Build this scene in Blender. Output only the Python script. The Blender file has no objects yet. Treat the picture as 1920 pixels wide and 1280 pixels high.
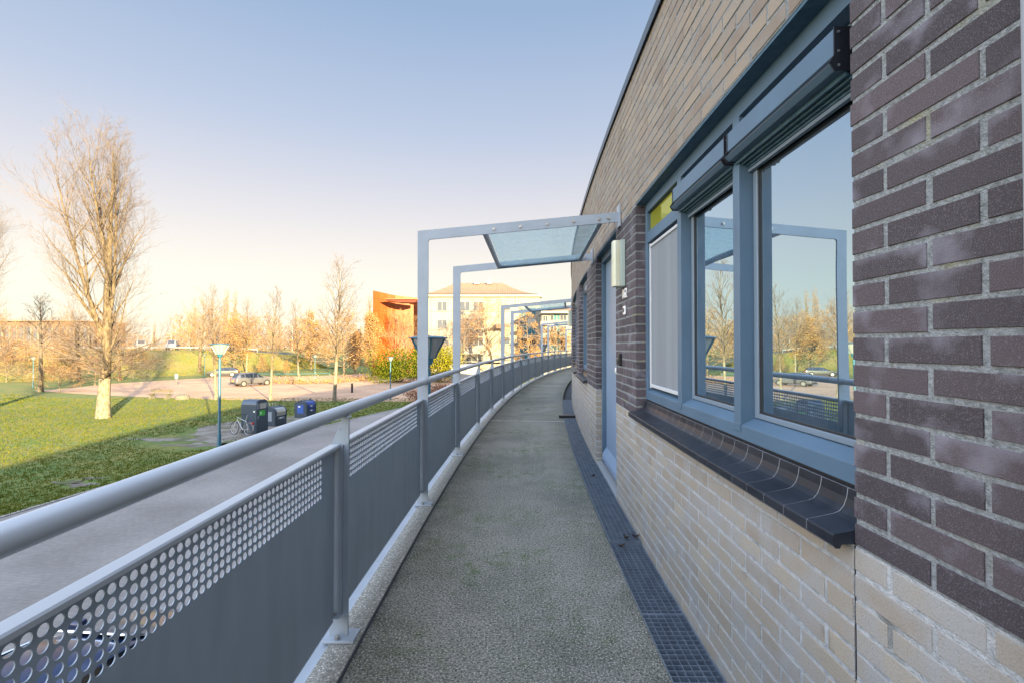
import bpy, math, random
from mathutils import Vector, Matrix
sc = bpy.context.scene
COL = sc.collection
PI = math.pi
rad = math.radians
random.seed(7)

# ------------------------------------------------------------------ camera, sky, sun, exposure
CAM_H = 1.27
PITCH = rad(.8)
FPX = 916.0
cam_d = bpy.data.cameras.new('camera')
cam = bpy.data.objects.new('camera', cam_d)
COL.objects.link(cam)
cam.location = (0, 0, CAM_H)
cam.rotation_euler = (PI / 2 + PITCH, 0, 0)
cam_d.sensor_width = 36
cam_d.lens = FPX / 1920 * 36
cam_d.shift_y = -4.8 / 1920
cam_d.clip_start = .05
cam_d.clip_end = 3000
sc.camera = cam

SUN_EL = rad(9.3)
SUN_DIR = Vector((.546, -.838, 0)).normalized() * math.cos(SUN_EL) + Vector((0, 0, math.sin(SUN_EL)))
w = bpy.data.worlds.new('World')
sc.world = w
w.use_nodes = True
nt = w.node_tree
nt.nodes.clear()
out = nt.nodes.new('ShaderNodeOutputWorld')
bg = nt.nodes.new('ShaderNodeBackground')
sky = nt.nodes.new('ShaderNodeTexSky')
sky.sky_type = 'NISHITA'
sky.sun_disc = False
sky.sun_elevation = SUN_EL
sky.sun_rotation = math.atan2(SUN_DIR.x, SUN_DIR.y)
sky.air_density = 1.0
sky.dust_density = .6
sky.ozone_density = 1.6
bg.inputs['Strength'].default_value = .12
# the clear winter sky is paler and pinker towards the horizon than the plain model
tc = nt.nodes.new('ShaderNodeTexCoord')
sep = nt.nodes.new('ShaderNodeSeparateXYZ')
ramp = nt.nodes.new('ShaderNodeValToRGB')
mixs = nt.nodes.new('ShaderNodeMix')
mixs.data_type = 'RGBA'
mixs.inputs['Factor'].default_value = .96
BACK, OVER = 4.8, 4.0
SKY = [(0, (1.64, 1.55, 1.26)), (.10, (1.60, 1.49, 1.25)), (.18, (1.47, 1.33, 1.21)), (.27, (1.20, 1.15, 1.20)), (.39, (.84, .94, 1.17)), (.57, (.52, .72, 1.05)), (.8, (.68, .80, 1.02)), (1, (.72, .80, .98))]
SKYMAX = 2.5
els = ramp.color_ramp.elements
while len(els) < len(SKY):
    els.new(.5)
for e, (p, c) in zip(els, SKY):
    e.position = p
    e.color = (c[0] / SKYMAX, c[1] / SKYMAX, c[2] / SKYMAX, 1)
scl = nt.nodes.new('ShaderNodeVectorMath')
scl.operation = 'SCALE'
scl.inputs['Scale'].default_value = SKYMAX
L = nt.links.new
L(tc.outputs['Generated'], sep.inputs[0])
L(sep.outputs['Z'], ramp.inputs[0])
L(ramp.outputs[0], scl.inputs[0])
L(sky.outputs[0], mixs.inputs['A'])
# added fill: sky brightened left-behind the camera and overhead to lift the shade
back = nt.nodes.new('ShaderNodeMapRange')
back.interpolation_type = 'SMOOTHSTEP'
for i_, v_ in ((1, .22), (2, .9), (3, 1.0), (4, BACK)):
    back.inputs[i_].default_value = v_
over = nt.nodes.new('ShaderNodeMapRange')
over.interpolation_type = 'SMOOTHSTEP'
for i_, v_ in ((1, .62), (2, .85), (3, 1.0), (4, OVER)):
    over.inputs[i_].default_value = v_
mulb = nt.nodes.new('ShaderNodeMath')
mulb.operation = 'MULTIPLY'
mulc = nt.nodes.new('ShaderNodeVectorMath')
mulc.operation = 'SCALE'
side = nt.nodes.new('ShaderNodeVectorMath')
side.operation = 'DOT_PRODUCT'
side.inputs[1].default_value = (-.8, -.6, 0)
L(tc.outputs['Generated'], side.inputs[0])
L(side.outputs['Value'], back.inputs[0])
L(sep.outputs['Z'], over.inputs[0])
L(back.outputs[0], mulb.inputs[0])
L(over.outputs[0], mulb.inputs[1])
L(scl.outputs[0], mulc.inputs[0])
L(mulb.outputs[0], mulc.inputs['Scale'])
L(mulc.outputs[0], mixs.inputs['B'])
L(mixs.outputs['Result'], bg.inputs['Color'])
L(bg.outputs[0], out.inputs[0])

sun_d = bpy.data.lights.new('sun', 'SUN')
sun = bpy.data.objects.new('sun', sun_d)
COL.objects.link(sun)
sun_d.energy = 5.0
sun_d.angle = rad(.5)
sun_d.color = (1, .76, .40)
sun.rotation_euler = SUN_DIR.to_track_quat('Z', 'Y').to_euler()
sun.location = SUN_DIR * 60

sc.view_settings.view_transform = 'Standard'
sc.view_settings.look = 'None'
sc.view_settings.gamma = 1
sc.view_settings.exposure = 2.4
sc.cycles.max_bounces = 8
sc.cycles.transparent_max_bounces = 12
sc.cycles.caustics_reflective = False
sc.cycles.caustics_refractive = False
sc.cycles.sample_clamp_indirect = 4

# ------------------------------------------------------------------ helpers
R = 95.0            # radius of the curved gallery (line of the railing posts)
CX, CY = 94.262, .98
WO = 1.55           # brick face lies this far inside the railing line
G = -3.63           # ground level below the gallery


def PR(o, s, z=0.0):
    """point at offset o inside the railing line, arc length s along it"""
    t = (s - CY) / R
    r = R - o
    return (CX - r * math.cos(t), CY + r * math.sin(t), z)


def PW(o, s, z=0.0):
    """point at depth o behind the brick face (negative = over the walkway), arc s along the wall"""
    t = (s - CY) / (R - WO)
    r = R - WO - o
    return (CX - r * math.cos(t), CY + r * math.sin(t), z)


def at(px, py, z=G):
    """where the sight line through a photograph pixel meets the level z"""
    vx, vy, vz = px - 960, FPX, 635.2 - py
    c, s = math.cos(PITCH), math.sin(PITCH)
    y, zz = c * vy - s * vz, s * vy + c * vz
    t = (z - CAM_H) / zz
    return (vx * t, y * t, z)


def ident(x, y, z):
    return (x, y, z)


class MB:
    def __init__(self, tf=ident):
        self.v = []
        self.f = []
        self.m = []
        self.c = []
        self.tf = tf

    def face(self, pts, mi=0, col=None, raw=False):
        n = len(self.v)
        self.v += [tuple(p) if raw else self.tf(*p) for p in pts]
        self.f.append(tuple(range(n, n + len(pts))))
        self.m.append(mi)
        self.c.append(col)

    def grid(self, rows, mi=0, close=False, col=None):
        """rows of points already in local space, joined by quads"""
        n = len(self.v)
        k = len(rows[0])
        for r in rows:
            self.v += [self.tf(*p) for p in r]
        for i in range(len(rows) - 1):
            for j in range(k if close else k - 1):
                a = n + i * k + j
                b = n + i * k + (j + 1) % k
                self.f.append((a, b, b + k, a + k))
                self.m.append(mi)
                self.c.append(col)

    def box(self, x0, x1, y0, y1, z0, z1, mi=0, nx=1, ny=1, nz=1, col=None):
        tf = self.tf
        if nx == ny == nz == 1:
            n = len(self.v)
            self.v += [tf(x, y, z) for z in (z0, z1) for y in (y0, y1) for x in (x0, x1)]
            for q in ((0, 2, 3, 1), (4, 5, 7, 6), (0, 1, 5, 4), (2, 6, 7, 3), (0, 4, 6, 2), (1, 3, 7, 5)):
                self.f.append(tuple(n + i for i in q))
                self.m.append(mi)
                self.c.append(col)
            return
        X = [x0 + (x1 - x0) * i / nx for i in range(nx + 1)]
        Y = [y0 + (y1 - y0) * i / ny for i in range(ny + 1)]
        Z = [z0 + (z1 - z0) * i / nz for i in range(nz + 1)]
        self.grid([[(x, y, z0) for x in X] for y in reversed(Y)], mi, col=col)
        self.grid([[(x, y, z1) for x in X] for y in Y], mi, col=col)
        self.grid([[(x0, y, z) for y in reversed(Y)] for z in Z], mi, col=col)
        self.grid([[(x1, y, z) for y in Y] for z in Z], mi, col=col)
        self.grid([[(x, y0, z) for x in X] for z in Z], mi, col=col)
        self.grid([[(x, y1, z) for x in reversed(X)] for z in Z], mi, col=col)

    def prism(self, poly, a0, a1, axis='y', n=1, mi=0, caps=True):
        """poly of (u,v) swept along an axis; axis y: u=x v=z, axis x: u=y v=z, axis z: u=x v=y"""
        def pt(u, v, a):
            return {'y': (u, a, v), 'x': (a, u, v), 'z': (u, v, a)}[axis]
        rows = [[pt(u, v, a0 + (a1 - a0) * i / n) for u, v in poly] for i in range(n + 1)]
        self.grid(rows, mi, close=True)
        if caps:
            self.face(rows[0][::-1], mi)
            self.face(rows[-1], mi)

    def tube(self, pts, r, n=8, mi=0, cap=True, col=None):
        pts = [Vector(p) for p in pts]
        if not isinstance(r, (list, tuple)):
            r = [r] * len(pts)
        rows = []
        prev = None
        for i, p in enumerate(pts):
            d = (pts[min(i + 1, len(pts) - 1)] - pts[max(i - 1, 0)])
            if d.length < 1e-9:
                d = Vector((0, 0, 1))
            d.normalize()
            if prev is None:
                a = Vector((0, 0, 1)) if abs(d.z) < .9 else Vector((1, 0, 0))
                u = d.cross(a).normalized()
            else:
                u = (prev - d * prev.dot(d))
                u = u.normalized() if u.length > 1e-6 else d.orthogonal().normalized()
            prev = u
            v = d.cross(u)
            rows.append([tuple(p + (u * math.cos(2 * PI * k / n) + v * math.sin(2 * PI * k / n)) * r[i]) for k in range(n)])
        self.grid(rows, mi, close=True, col=col)
        if cap:
            self.face(rows[0][::-1], mi, col)
            self.face(rows[-1], mi, col)

    def lathe(self, prof, n=16, c=(0, 0, 0), axis='z', mi=0):
        rows = []
        for rr, h in prof:
            row = []
            for k in range(n):
                a = 2 * PI * k / n
                x, y = rr * math.cos(a), rr * math.sin(a)
                p = {'z': (x, y, h), 'y': (x, h, -y), 'x': (h, x, y)}[axis]
                row.append((p[0] + c[0], p[1] + c[1], p[2] + c[2]))
            rows.append(row)
        self.grid(rows, mi, close=True)
        self.face(rows[0][::-1], mi)
        self.face(rows[-1], mi)

    def build(self, name, mats, parent=None, org=(0, 0, 0), smooth=False, bevel=0, angle=40):
        me = bpy.data.meshes.new(name)
        ox, oy, oz = org
        vs = self.v if org == (0, 0, 0) else [(x - ox, y - oy, z - oz) for x, y, z in self.v]
        me.from_pydata(vs, [], self.f)
        if not isinstance(mats, (list, tuple)):
            mats = [mats]
        for m in mats:
            me.materials.append(m)
        if any(self.m):
            me.polygons.foreach_set('material_index', self.m)
        if any(c is not None for c in self.c):
            ca = me.color_attributes.new('rnd', 'FLOAT_COLOR', 'CORNER')
            buf = []
            for f, c in zip(self.f, self.c):
                c = c or (.5, .5, .5)
                if isinstance(c, list):
                    for q in c:
                        buf += [q[0], q[1], q[2], 1.0]
                else:
                    buf += [c[0], c[1], c[2], 1.0] * len(f)
            ca.data.foreach_set('color', buf)
        if smooth:
            me.polygons.foreach_set('use_smooth', [True] * len(me.polygons))
            me.set_sharp_from_angle(angle=rad(angle))
        me.update()
        o = bpy.data.objects.new(name, me)
        COL.objects.link(o)
        if parent:
            o.parent = parent
        if bevel:
            b = o.modifiers.new('bevel', 'BEVEL')
            b.width = bevel
            b.segments = 2
            b.limit_method = 'ANGLE'
            b.angle_limit = rad(35)
        return o


def tag(o, label=None, cat=None, group=None, kind=None):
    if label:
        o['label'] = label
    if cat:
        o['category'] = cat
    if group:
        o['group'] = group
    if kind:
        o['kind'] = kind
    return o


def thing(name, label, cat, loc=(0, 0, 0), rz=0, group=None):
    o = bpy.data.objects.new(name, None)
    COL.objects.link(o)
    o.empty_display_size = .3
    o.location = loc
    o.rotation_euler = (0, 0, rz)
    return tag(o, label, cat, group)


def copy_tree(o, parent=None):
    c = o.copy()
    COL.objects.link(c)
    if parent:
        c.parent = parent
    for ch in o.children:
        copy_tree(ch, c)
    return c


# ------------------------------------------------------------------ materials
def mat(name, col, rough=.6, metal=0.0, col2=None, nscale=4.0, lo=.35, hi=.65, detail=4.0, bump=0.0, bscale=60.0, spec=.5,
        coat=0.0, stretch=None, col3=None, n3=20.0, lo3=.55, hi3=.7, emit=0.0, attr=None, rough2=None, edge=0.0, grain=None):
    m = bpy.data.materials.new(name)
    m.use_nodes = True
    t = m.node_tree
    b = t.nodes['Principled BSDF']
    b.inputs['Base Color'].default_value = (*col, 1)
    b.inputs['Roughness'].default_value = rough
    b.inputs['Metallic'].default_value = metal
    b.inputs['Specular IOR Level'].default_value = spec
    b.inputs['Coat Weight'].default_value = coat
    b.inputs['Coat Roughness'].default_value = .05
    if emit:
        b.inputs['Emission Color'].default_value = (*col, 1)
        b.inputs['Emission Strength'].default_value = emit
    tc = t.nodes.new('ShaderNodeTexCoord')
    src = tc.outputs['Object']
    if stretch:
        mp = t.nodes.new('ShaderNodeMapping')
        mp.inputs['Scale'].default_value = stretch
        t.links.new(src, mp.inputs[0])
        src = mp.outputs[0]

    def noise(scale, det, a, bb):
        n = t.nodes.new('ShaderNodeTexNoise')
        n.inputs['Scale'].default_value = scale
        n.inputs['Detail'].default_value = det
        t.links.new(src, n.inputs['Vector'])
        r = t.nodes.new('ShaderNodeMapRange')
        r.inputs[1].default_value = a
        r.inputs[2].default_value = bb
        t.links.new(n.outputs[0], r.inputs[0])
        return n, r

    def mix(fac, a, bcol):
        x = t.nodes.new('ShaderNodeMix')
        x.data_type = 'RGBA'
        if hasattr(fac, 'links'):
            t.links.new(fac, x.inputs['Factor'])
        else:
            x.inputs['Factor'].default_value = fac
        for s, v in (('A', a), ('B', bcol)):
            if hasattr(v, 'links'):
                t.links.new(v, x.inputs[s])
            else:
                x.inputs[s].default_value = (*v, 1)
        return x.outputs['Result']
    c = col
    if attr:                       # per-element tint stored on the mesh
        a = t.nodes.new('ShaderNodeAttribute')
        a.attribute_name = 'rnd'
        sp = t.nodes.new('ShaderNodeSeparateColor')
        t.links.new(a.outputs['Color'], sp.inputs[0])
        c = mix(sp.outputs[0], c, attr)
    if col2:
        n, r = noise(nscale, detail, lo, hi)
        if attr and edge:
            ad = t.nodes.new('ShaderNodeMath')
            ad.operation = 'MULTIPLY_ADD'
            ad.inputs[1].default_value = edge
            t.links.new(sp.outputs[1], ad.inputs[0])
            t.links.new(n.outputs[0], ad.inputs[2])
            t.links.new(ad.outputs[0], r.inputs[0])
        c = mix(r.outputs[0], c, col2)
        if rough2 is not None:
            rr = t.nodes.new('ShaderNodeMapRange')
            rr.inputs[3].default_value = rough
            rr.inputs[4].default_value = rough2
            t.links.new(r.outputs[0], rr.inputs[0])
            t.links.new(rr.outputs[0], b.inputs['Roughness'])
    if col3:
        n, r = noise(n3, 5, lo3, hi3)
        c = mix(r.outputs[0], c, col3)
    if grain:
        n, r = noise(grain[1], 2, .54, .68)
        r.inputs[4].default_value = grain[2]
        c = mix(r.outputs[0], c, grain[0])
    if c is not col:
        t.links.new(c, b.inputs['Base Color'])
    if bump:
        n = t.nodes.new('ShaderNodeTexNoise')
        n.inputs['Scale'].default_value = bscale
        n.inputs['Detail'].default_value = 5
        t.links.new(src, n.inputs['Vector'])
        bn = t.nodes.new('ShaderNodeBump')
        bn.inputs['Strength'].default_value = bump
        bn.inputs['Distance'].default_value = .01
        t.links.new(n.outputs[0], bn.inputs['Height'])
        t.links.new(bn.outputs[0], b.inputs['Normal'])
    return m


def paving(name, c1, c2, mort, sx, sy, rot=0.0, big=None, rough=.85):
    m = bpy.data.materials.new(name)
    m.use_nodes = True
    t = m.node_tree
    b = t.nodes['Principled BSDF']
    b.inputs['Roughness'].default_value = rough
    tc = t.nodes.new('ShaderNodeTexCoord')
    mp = t.nodes.new('ShaderNodeMapping')
    mp.inputs['Rotation'].default_value = (0, 0, rot)
    br = t.nodes.new('ShaderNodeTexBrick')
    br.inputs['Color1'].default_value = (*c1, 1)
    br.inputs['Color2'].default_value = (*c2, 1)
    br.inputs['Mortar'].default_value = (*mort, 1)
    br.inputs['Scale'].default_value = 1
    br.inputs['Brick Width'].default_value = sx
    br.inputs['Row Height'].default_value = sy
    br.inputs['Mortar Size'].default_value = .006
    br.inputs['Bias'].default_value = 0
    n = t.nodes.new('ShaderNodeTexNoise')
    n.inputs['Scale'].default_value = .35
    n.inputs['Detail'].default_value = 6
    n2 = t.nodes.new('ShaderNodeTexNoise')
    n2.inputs['Scale'].default_value = 9
    n2.inputs['Detail'].default_value = 6
    add = t.nodes.new('ShaderNodeMath')
    add.operation = 'MULTIPLY_ADD'
    add.inputs[1].default_value = .5
    mr = t.nodes.new('ShaderNodeMapRange')
    mr.inputs[1].default_value = .55
    mr.inputs[2].default_value = .95
    mr.inputs[3].default_value = .78
    mr.inputs[4].default_value = 1.2
    mul = t.nodes.new('ShaderNodeVectorMath')
    mul.operation = 'SCALE'
    t.links.new(tc.outputs['Object'], mp.inputs[0])
    t.links.new(mp.outputs[0], br.inputs[0])
    t.links.new(tc.outputs['Object'], n.inputs[0])
    t.links.new(tc.outputs['Object'], n2.inputs[0])
    t.links.new(n2.outputs[0], add.inputs[0])
    t.links.new(n.outputs[0], add.inputs[2])
    t.links.new(add.outputs[0], mr.inputs[0])
    t.links.new(br.outputs[0], mul.inputs[0])
    t.links.new(mr.outputs[0], mul.inputs['Scale'])
    t.links.new(mul.outputs[0], b.inputs['Base Color'])
    bn = t.nodes.new('ShaderNodeBump')
    bn.inputs['Strength'].default_value = .3
    bn.inputs['Distance'].default_value = .01
    t.links.new(n2.outputs[0], bn.inputs['Height'])
    t.links.new(bn.outputs[0], b.inputs['Normal'])
    return m


def glass_reflect(name, tint, base, fac=.3, rough=0.0, wave=0.0, dust=0.0):
    m = bpy.data.materials.new(name)
    m.use_nodes = True
    t = m.node_tree
    t.nodes.clear()
    o = t.nodes.new('ShaderNodeOutputMaterial')
    d = t.nodes.new('ShaderNodeBsdfDiffuse')
    d.inputs[0].default_value = (*base, 1)
    g = t.nodes.new('ShaderNodeBsdfGlossy')
    g.inputs[0].default_value = (*tint, 1)
    g.inputs['Roughness'].default_value = rough
    fr = t.nodes.new('ShaderNodeFresnel')
    fr.inputs[0].default_value = 1.7
    ma = t.nodes.new('ShaderNodeMath')
    ma.operation = 'ADD'
    ma.inputs[1].default_value = fac
    ma.use_clamp = True
    mx = t.nodes.new('ShaderNodeMixShader')
    t.links.new(fr.outputs[0], ma.inputs[0])
    t.links.new(ma.outputs[0], mx.inputs[0])
    t.links.new(d.outputs[0], mx.inputs[1])
    t.links.new(g.outputs[0], mx.inputs[2])
    t.links.new(mx.outputs[0], o.inputs[0])
    if wave:
        tc = t.nodes.new('ShaderNodeTexCoord')
        n = t.nodes.new('ShaderNodeTexNoise')
        n.inputs['Scale'].default_value = 2.2
        n.inputs['Detail'].default_value = 1
        bn = t.nodes.new('ShaderNodeBump')
        bn.inputs['Strength'].default_value = .25
        bn.inputs['Distance'].default_value = wave
        t.links.new(tc.outputs['Object'], n.inputs[0])
        t.links.new(n.outputs[0], bn.inputs['Height'])
        t.links.new(bn.outputs[0], g.inputs['Normal'])
        n2 = t.nodes.new('ShaderNodeTexNoise')
        n2.inputs['Scale'].default_value = 6
        n2.inputs['Detail'].default_value = 10
        n2.inputs['Roughness'].default_value = .7
        t.links.new(tc.outputs['Object'], n2.inputs[0])
        mr = t.nodes.new('ShaderNodeMapRange')
        mr.inputs[1].default_value = .4
        mr.inputs[2].default_value = .8
        mr.inputs[4].default_value = dust * 3
        t.links.new(n2.outputs[0], mr.inputs[0])
        d2 = t.nodes.new('ShaderNodeBsdfDiffuse')
        d2.inputs[0].default_value = (.45, .47, .5, 1)
        m2 = t.nodes.new('ShaderNodeMixShader')
        t.links.new(mr.outputs[0], m2.inputs[0])
        t.links.new(mx.outputs[0], m2.inputs[1])
        t.links.new(d2.outputs[0], m2.inputs[2])
        t.links.new(m2.outputs[0], o.inputs[0])
    return m


def glass_clear(name, tint, dirt=(.6, .68, .7), dlo=.5, dhi=.8, dmax=.5):
    m = bpy.data.materials.new(name)
    m.use_nodes = True
    t = m.node_tree
    t.nodes.clear()
    o = t.nodes.new('ShaderNodeOutputMaterial')
    tr = t.nodes.new('ShaderNodeBsdfTransparent')
    tr.inputs[0].default_value = (*tint, 1)
    g = t.nodes.new('ShaderNodeBsdfGlossy')
    g.inputs['Roughness'].default_value = .02
    fr = t.nodes.new('ShaderNodeFresnel')
    fr.inputs[0].default_value = 1.5
    mx = t.nodes.new('ShaderNodeMixShader')
    mx.inputs[0].default_value = .09
    t.links.new(tr.outputs[0], mx.inputs[1])
    t.links.new(g.outputs[0], mx.inputs[2])
    d = t.nodes.new('ShaderNodeBsdfDiffuse')
    d.inputs[0].default_value = (*dirt, 1)
    tl = t.nodes.new('ShaderNodeBsdfTranslucent')
    tl.inputs[0].default_value = (*dirt, 1)
    ad = t.nodes.new('ShaderNodeMixShader')
    t.links.new(d.outputs[0], ad.inputs[1])
    t.links.new(tl.outputs[0], ad.inputs[2])
    tc = t.nodes.new('ShaderNodeTexCoord')
    mp = t.nodes.new('ShaderNodeMapping')
    mp.inputs['Scale'].default_value = (1.2, 14, 1)
    n = t.nodes.new('ShaderNodeTexNoise')
    n.inputs['Scale'].default_value = 4
    n.inputs['Detail'].default_value = 8
    mr = t.nodes.new('ShaderNodeMapRange')
    mr.inputs[1].default_value = dlo
    mr.inputs[2].default_value = dhi
    mr.inputs[3].default_value = .12
    mr.inputs[4].default_value = dmax
    t.links.new(tc.outputs['Object'], mp.inputs[0])
    t.links.new(mp.outputs[0], n.inputs[0])
    t.links.new(n.outputs[0], mr.inputs[0])
    m2 = t.nodes.new('ShaderNodeMixShader')
    t.links.new(mr.outputs[0], m2.inputs[0])
    t.links.new(mx.outputs[0], m2.inputs[1])
    t.links.new(ad.outputs[0], m2.inputs[2])
    t.links.new(m2.outputs[0], o.inputs[0])
    return m


def leafmat(name, c, c2, trans=.35):
    m = bpy.data.materials.new(name)
    m.use_nodes = True
    t = m.node_tree
    t.nodes.clear()
    o = t.nodes.new('ShaderNodeOutputMaterial')
    a = t.nodes.new('ShaderNodeAttribute')
    a.attribute_name = 'rnd'
    sp = t.nodes.new('ShaderNodeSeparateColor')
    t.links.new(a.outputs['Color'], sp.inputs[0])
    x = t.nodes.new('ShaderNodeMix')
    x.data_type = 'RGBA'
    x.inputs['A'].default_value = (*c, 1)
    x.inputs['B'].default_value = (*c2, 1)
    t.links.new(sp.outputs[0], x.inputs['Factor'])
    d = t.nodes.new('ShaderNodeBsdfDiffuse')
    tl = t.nodes.new('ShaderNodeBsdfTranslucent')
    t.links.new(x.outputs['Result'], d.inputs[0])
    t.links.new(x.outputs['Result'], tl.inputs[0])
    mx = t.nodes.new('ShaderNodeMixShader')
    mx.inputs[0].default_value = trans
    t.links.new(d.outputs[0], mx.inputs[1])
    t.links.new(tl.outputs[0], mx.inputs[2])
    t.links.new(mx.outputs[0], o.inputs[0])
    return m



def deck_mat():
    m = mat('gritty_deck', (.30, .285, .245), .95, col2=(.225, .215, .18), nscale=.9, lo=.35, hi=.7, detail=8, bump=1.0, bscale=190)
    t = m.node_tree
    b = t.nodes['Principled BSDF']
    src = b.inputs['Base Color'].links[0].from_socket
    tc = next(n for n in t.nodes if n.type == 'TEX_COORD')

    def layer(src, scale, lo, hi, col, amt=1.0, det=2, gate=None):
        n = t.nodes.new('ShaderNodeTexNoise')
        n.inputs['Scale'].default_value = scale
        n.inputs['Detail'].default_value = det
        n.inputs['Roughness'].default_value = .65
        t.links.new(tc.outputs['Object'], n.inputs['Vector'])
        r = t.nodes.new('ShaderNodeMapRange')
        r.inputs[1].default_value = lo
        r.inputs[2].default_value = hi
        r.inputs[4].default_value = amt
        t.links.new(n.outputs[0], r.inputs[0])
        f = r.outputs[0]
        if gate:
            g = t.nodes.new('ShaderNodeMath')
            g.operation = 'MULTIPLY'
            t.links.new(f, g.inputs[0])
            t.links.new(gate, g.inputs[1])
            f = g.outputs[0]
        x = t.nodes.new('ShaderNodeMix')
        x.data_type = 'RGBA'
        t.links.new(f, x.inputs['Factor'])
        t.links.new(src, x.inputs['A'])
        x.inputs['B'].default_value = (*col, 1)
        return x.outputs['Result'], f
    src, _ = layer(src, 3.2, .60, .78, (.12, .125, .11), .7, 8)
    _, gate = layer(src, 1.3, .44, .62, (0, 0, 0), 1.0, 7)
    src, _ = layer(src, 11, .42, .64, (.075, .125, .018), .95, 8, gate)
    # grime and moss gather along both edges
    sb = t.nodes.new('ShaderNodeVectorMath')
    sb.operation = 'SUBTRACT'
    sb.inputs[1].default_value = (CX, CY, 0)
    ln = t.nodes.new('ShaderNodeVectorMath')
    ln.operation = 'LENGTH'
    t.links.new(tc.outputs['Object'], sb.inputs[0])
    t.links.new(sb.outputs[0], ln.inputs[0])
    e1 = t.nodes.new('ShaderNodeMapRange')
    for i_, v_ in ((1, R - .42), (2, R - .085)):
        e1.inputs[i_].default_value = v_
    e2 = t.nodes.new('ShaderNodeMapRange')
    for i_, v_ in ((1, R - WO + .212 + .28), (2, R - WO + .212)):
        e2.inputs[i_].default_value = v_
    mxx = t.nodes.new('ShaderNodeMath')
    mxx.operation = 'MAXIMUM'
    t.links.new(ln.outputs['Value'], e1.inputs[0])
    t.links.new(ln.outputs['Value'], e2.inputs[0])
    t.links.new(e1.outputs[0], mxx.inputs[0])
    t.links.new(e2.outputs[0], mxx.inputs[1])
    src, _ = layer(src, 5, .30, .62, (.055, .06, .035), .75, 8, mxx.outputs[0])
    src, _ = layer(src, .7, .48, .66, (.075, .078, .066), .7, 10)
    src, _ = layer(src, 85, .47, .60, (.035, .038, .03), .85, 4)
    src, _ = layer(src, 120, .55, .64, (.58, .56, .50), .85, 3)
    t.links.new(src, b.inputs['Base Color'])
    return m


M = {}
M['rail'] = mat('rail_paint', (.48, .515, .555), .36, .15, col2=(.43, .46, .495), nscale=3, bump=.03, bscale=300)
M['panel'] = mat('panel_paint', (.30, .36, .425), .42, .1, col2=(.275, .33, .39), nscale=2, col3=(.25, .30, .355), n3=1.0, lo3=.5, hi3=.75, stretch=(7, 7, 1.6), bump=.02, bscale=400)
M['post'] = mat('post_paint', (.31, .36, .415), .42, .1, col2=(.28, .325, .375), nscale=6, col3=(.25, .28, .31), n3=40, lo3=.68, hi3=.76)
M['steel'] = mat('zinc_bolt', (.42, .42, .42), .35, .8, col2=(.3, .29, .28), nscale=60)
M['concrete'] = mat('exposed_aggregate', (.26, .25, .22), .9, col2=(.15, .15, .13), nscale=90, lo=.4, hi=.6, col3=(.52, .5, .46), n3=120, lo3=.58, hi3=.64, bump=.6, bscale=160)
M['joint'] = mat('black_joint', (.02, .02, .022), .7)
M['deck'] = deck_mat()
M['alu'] = mat('aluminium_strip', (.42, .43, .44), .45, .5)
M['grate'] = mat('galvanised_grate', (.20, .245, .30), .45, .4, col2=(.14, .175, .22), nscale=12)
M['gutter'] = mat('gutter_dark', (.03, .035, .045), .8)
M['frame'] = mat('blue_grey_frame', (.088, .148, .212), .45, col2=(.078, .132, .19), nscale=5, bump=.05, bscale=500)
M['frame_lt'] = mat('pale_sash', (.17, .22, .27), .35)
M['door'] = mat('pale_blue_door', (.24, .32, .44), .4, col2=(.22, .30, .41), nscale=3)
M['black'] = mat('black_plastic', (.012, .013, .018), .35)
M['seal'] = mat('rubber_seal', (.02, .02, .022), .6)
M['white'] = mat('white_plastic', (.75, .75, .72), .4)
M['screen_frame'] = mat('screen_frame_paint', (.55, .56, .57), .4)
M['sill'] = mat('glazed_sill_tile', (.010, .013, .020), .30, col2=(.022, .026, .036), nscale=9, bump=.05, bscale=200, rough2=.45, spec=.35)
M['mortar'] = mat('mortar', (.30, .315, .32), .95, col2=(.17, .18, .18), nscale=90, lo=.4, hi=.7, col3=(.30, .28, .15), n3=5, lo3=.57, hi3=.75, bump=.9, bscale=220)
M['mortar_lt'] = mat('pale_mortar', (.52, .525, .52), .95, col2=(.36, .365, .36), nscale=45, lo=.4, hi=.7, col3=(.2, .2, .18), n3=7, lo3=.62, hi3=.75, bump=.9, bscale=220)
M['brick_dk'] = mat('dark_engineering_brick', (.046, .036, .041), .8, attr=(.094, .070, .077), col2=(.25, .235, .28), nscale=8, lo=.545, hi=.86, detail=12, edge=.14,
                    col3=(.17, .14, .05), n3=3.3, lo3=.66, hi3=.8, bump=.45, bscale=420, grain=((.20, .18, .20), 420, .55))
M['brick_lt'] = mat('pale_yellow_brick', (.41, .35, .265), .85, attr=(.31, .26, .205), col2=(.35, .335, .315), nscale=6, lo=.42, hi=.66, detail=8,
                    col3=(.16, .15, .13), n3=9, lo3=.66, hi3=.78, bump=.35, bscale=220, edge=.1, grain=((.2, .18, .15), 200, .4))
M['brick_up'] = mat('tan_brick', (.33, .26, .19), .85, attr=(.225, .17, .13), col2=(.27, .235, .195), nscale=7, lo=.42, hi=.68, detail=8, bump=.35, bscale=220, edge=.08, grain=((.15, .13, .11), 200, .4))
M['coping'] = mat('coping_metal', (.10, .12, .14), .4, .5)
M['lintel'] = mat('lintel_steel', (.035, .085, .125), .55, col2=(.06, .12, .16), nscale=30, bump=.15, bscale=120)
M['core'] = mat('render_core', (.3, .27, .23), .9)
M['glass'] = glass_reflect('window_glass', (.66, .86, 1.0), (.014, .02, .026), .60, wave=.004, dust=.035)
M['glass_y'] = glass_reflect('yellow_glass', (.75, .78, .4), (.30, .30, .03), .12)
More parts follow.
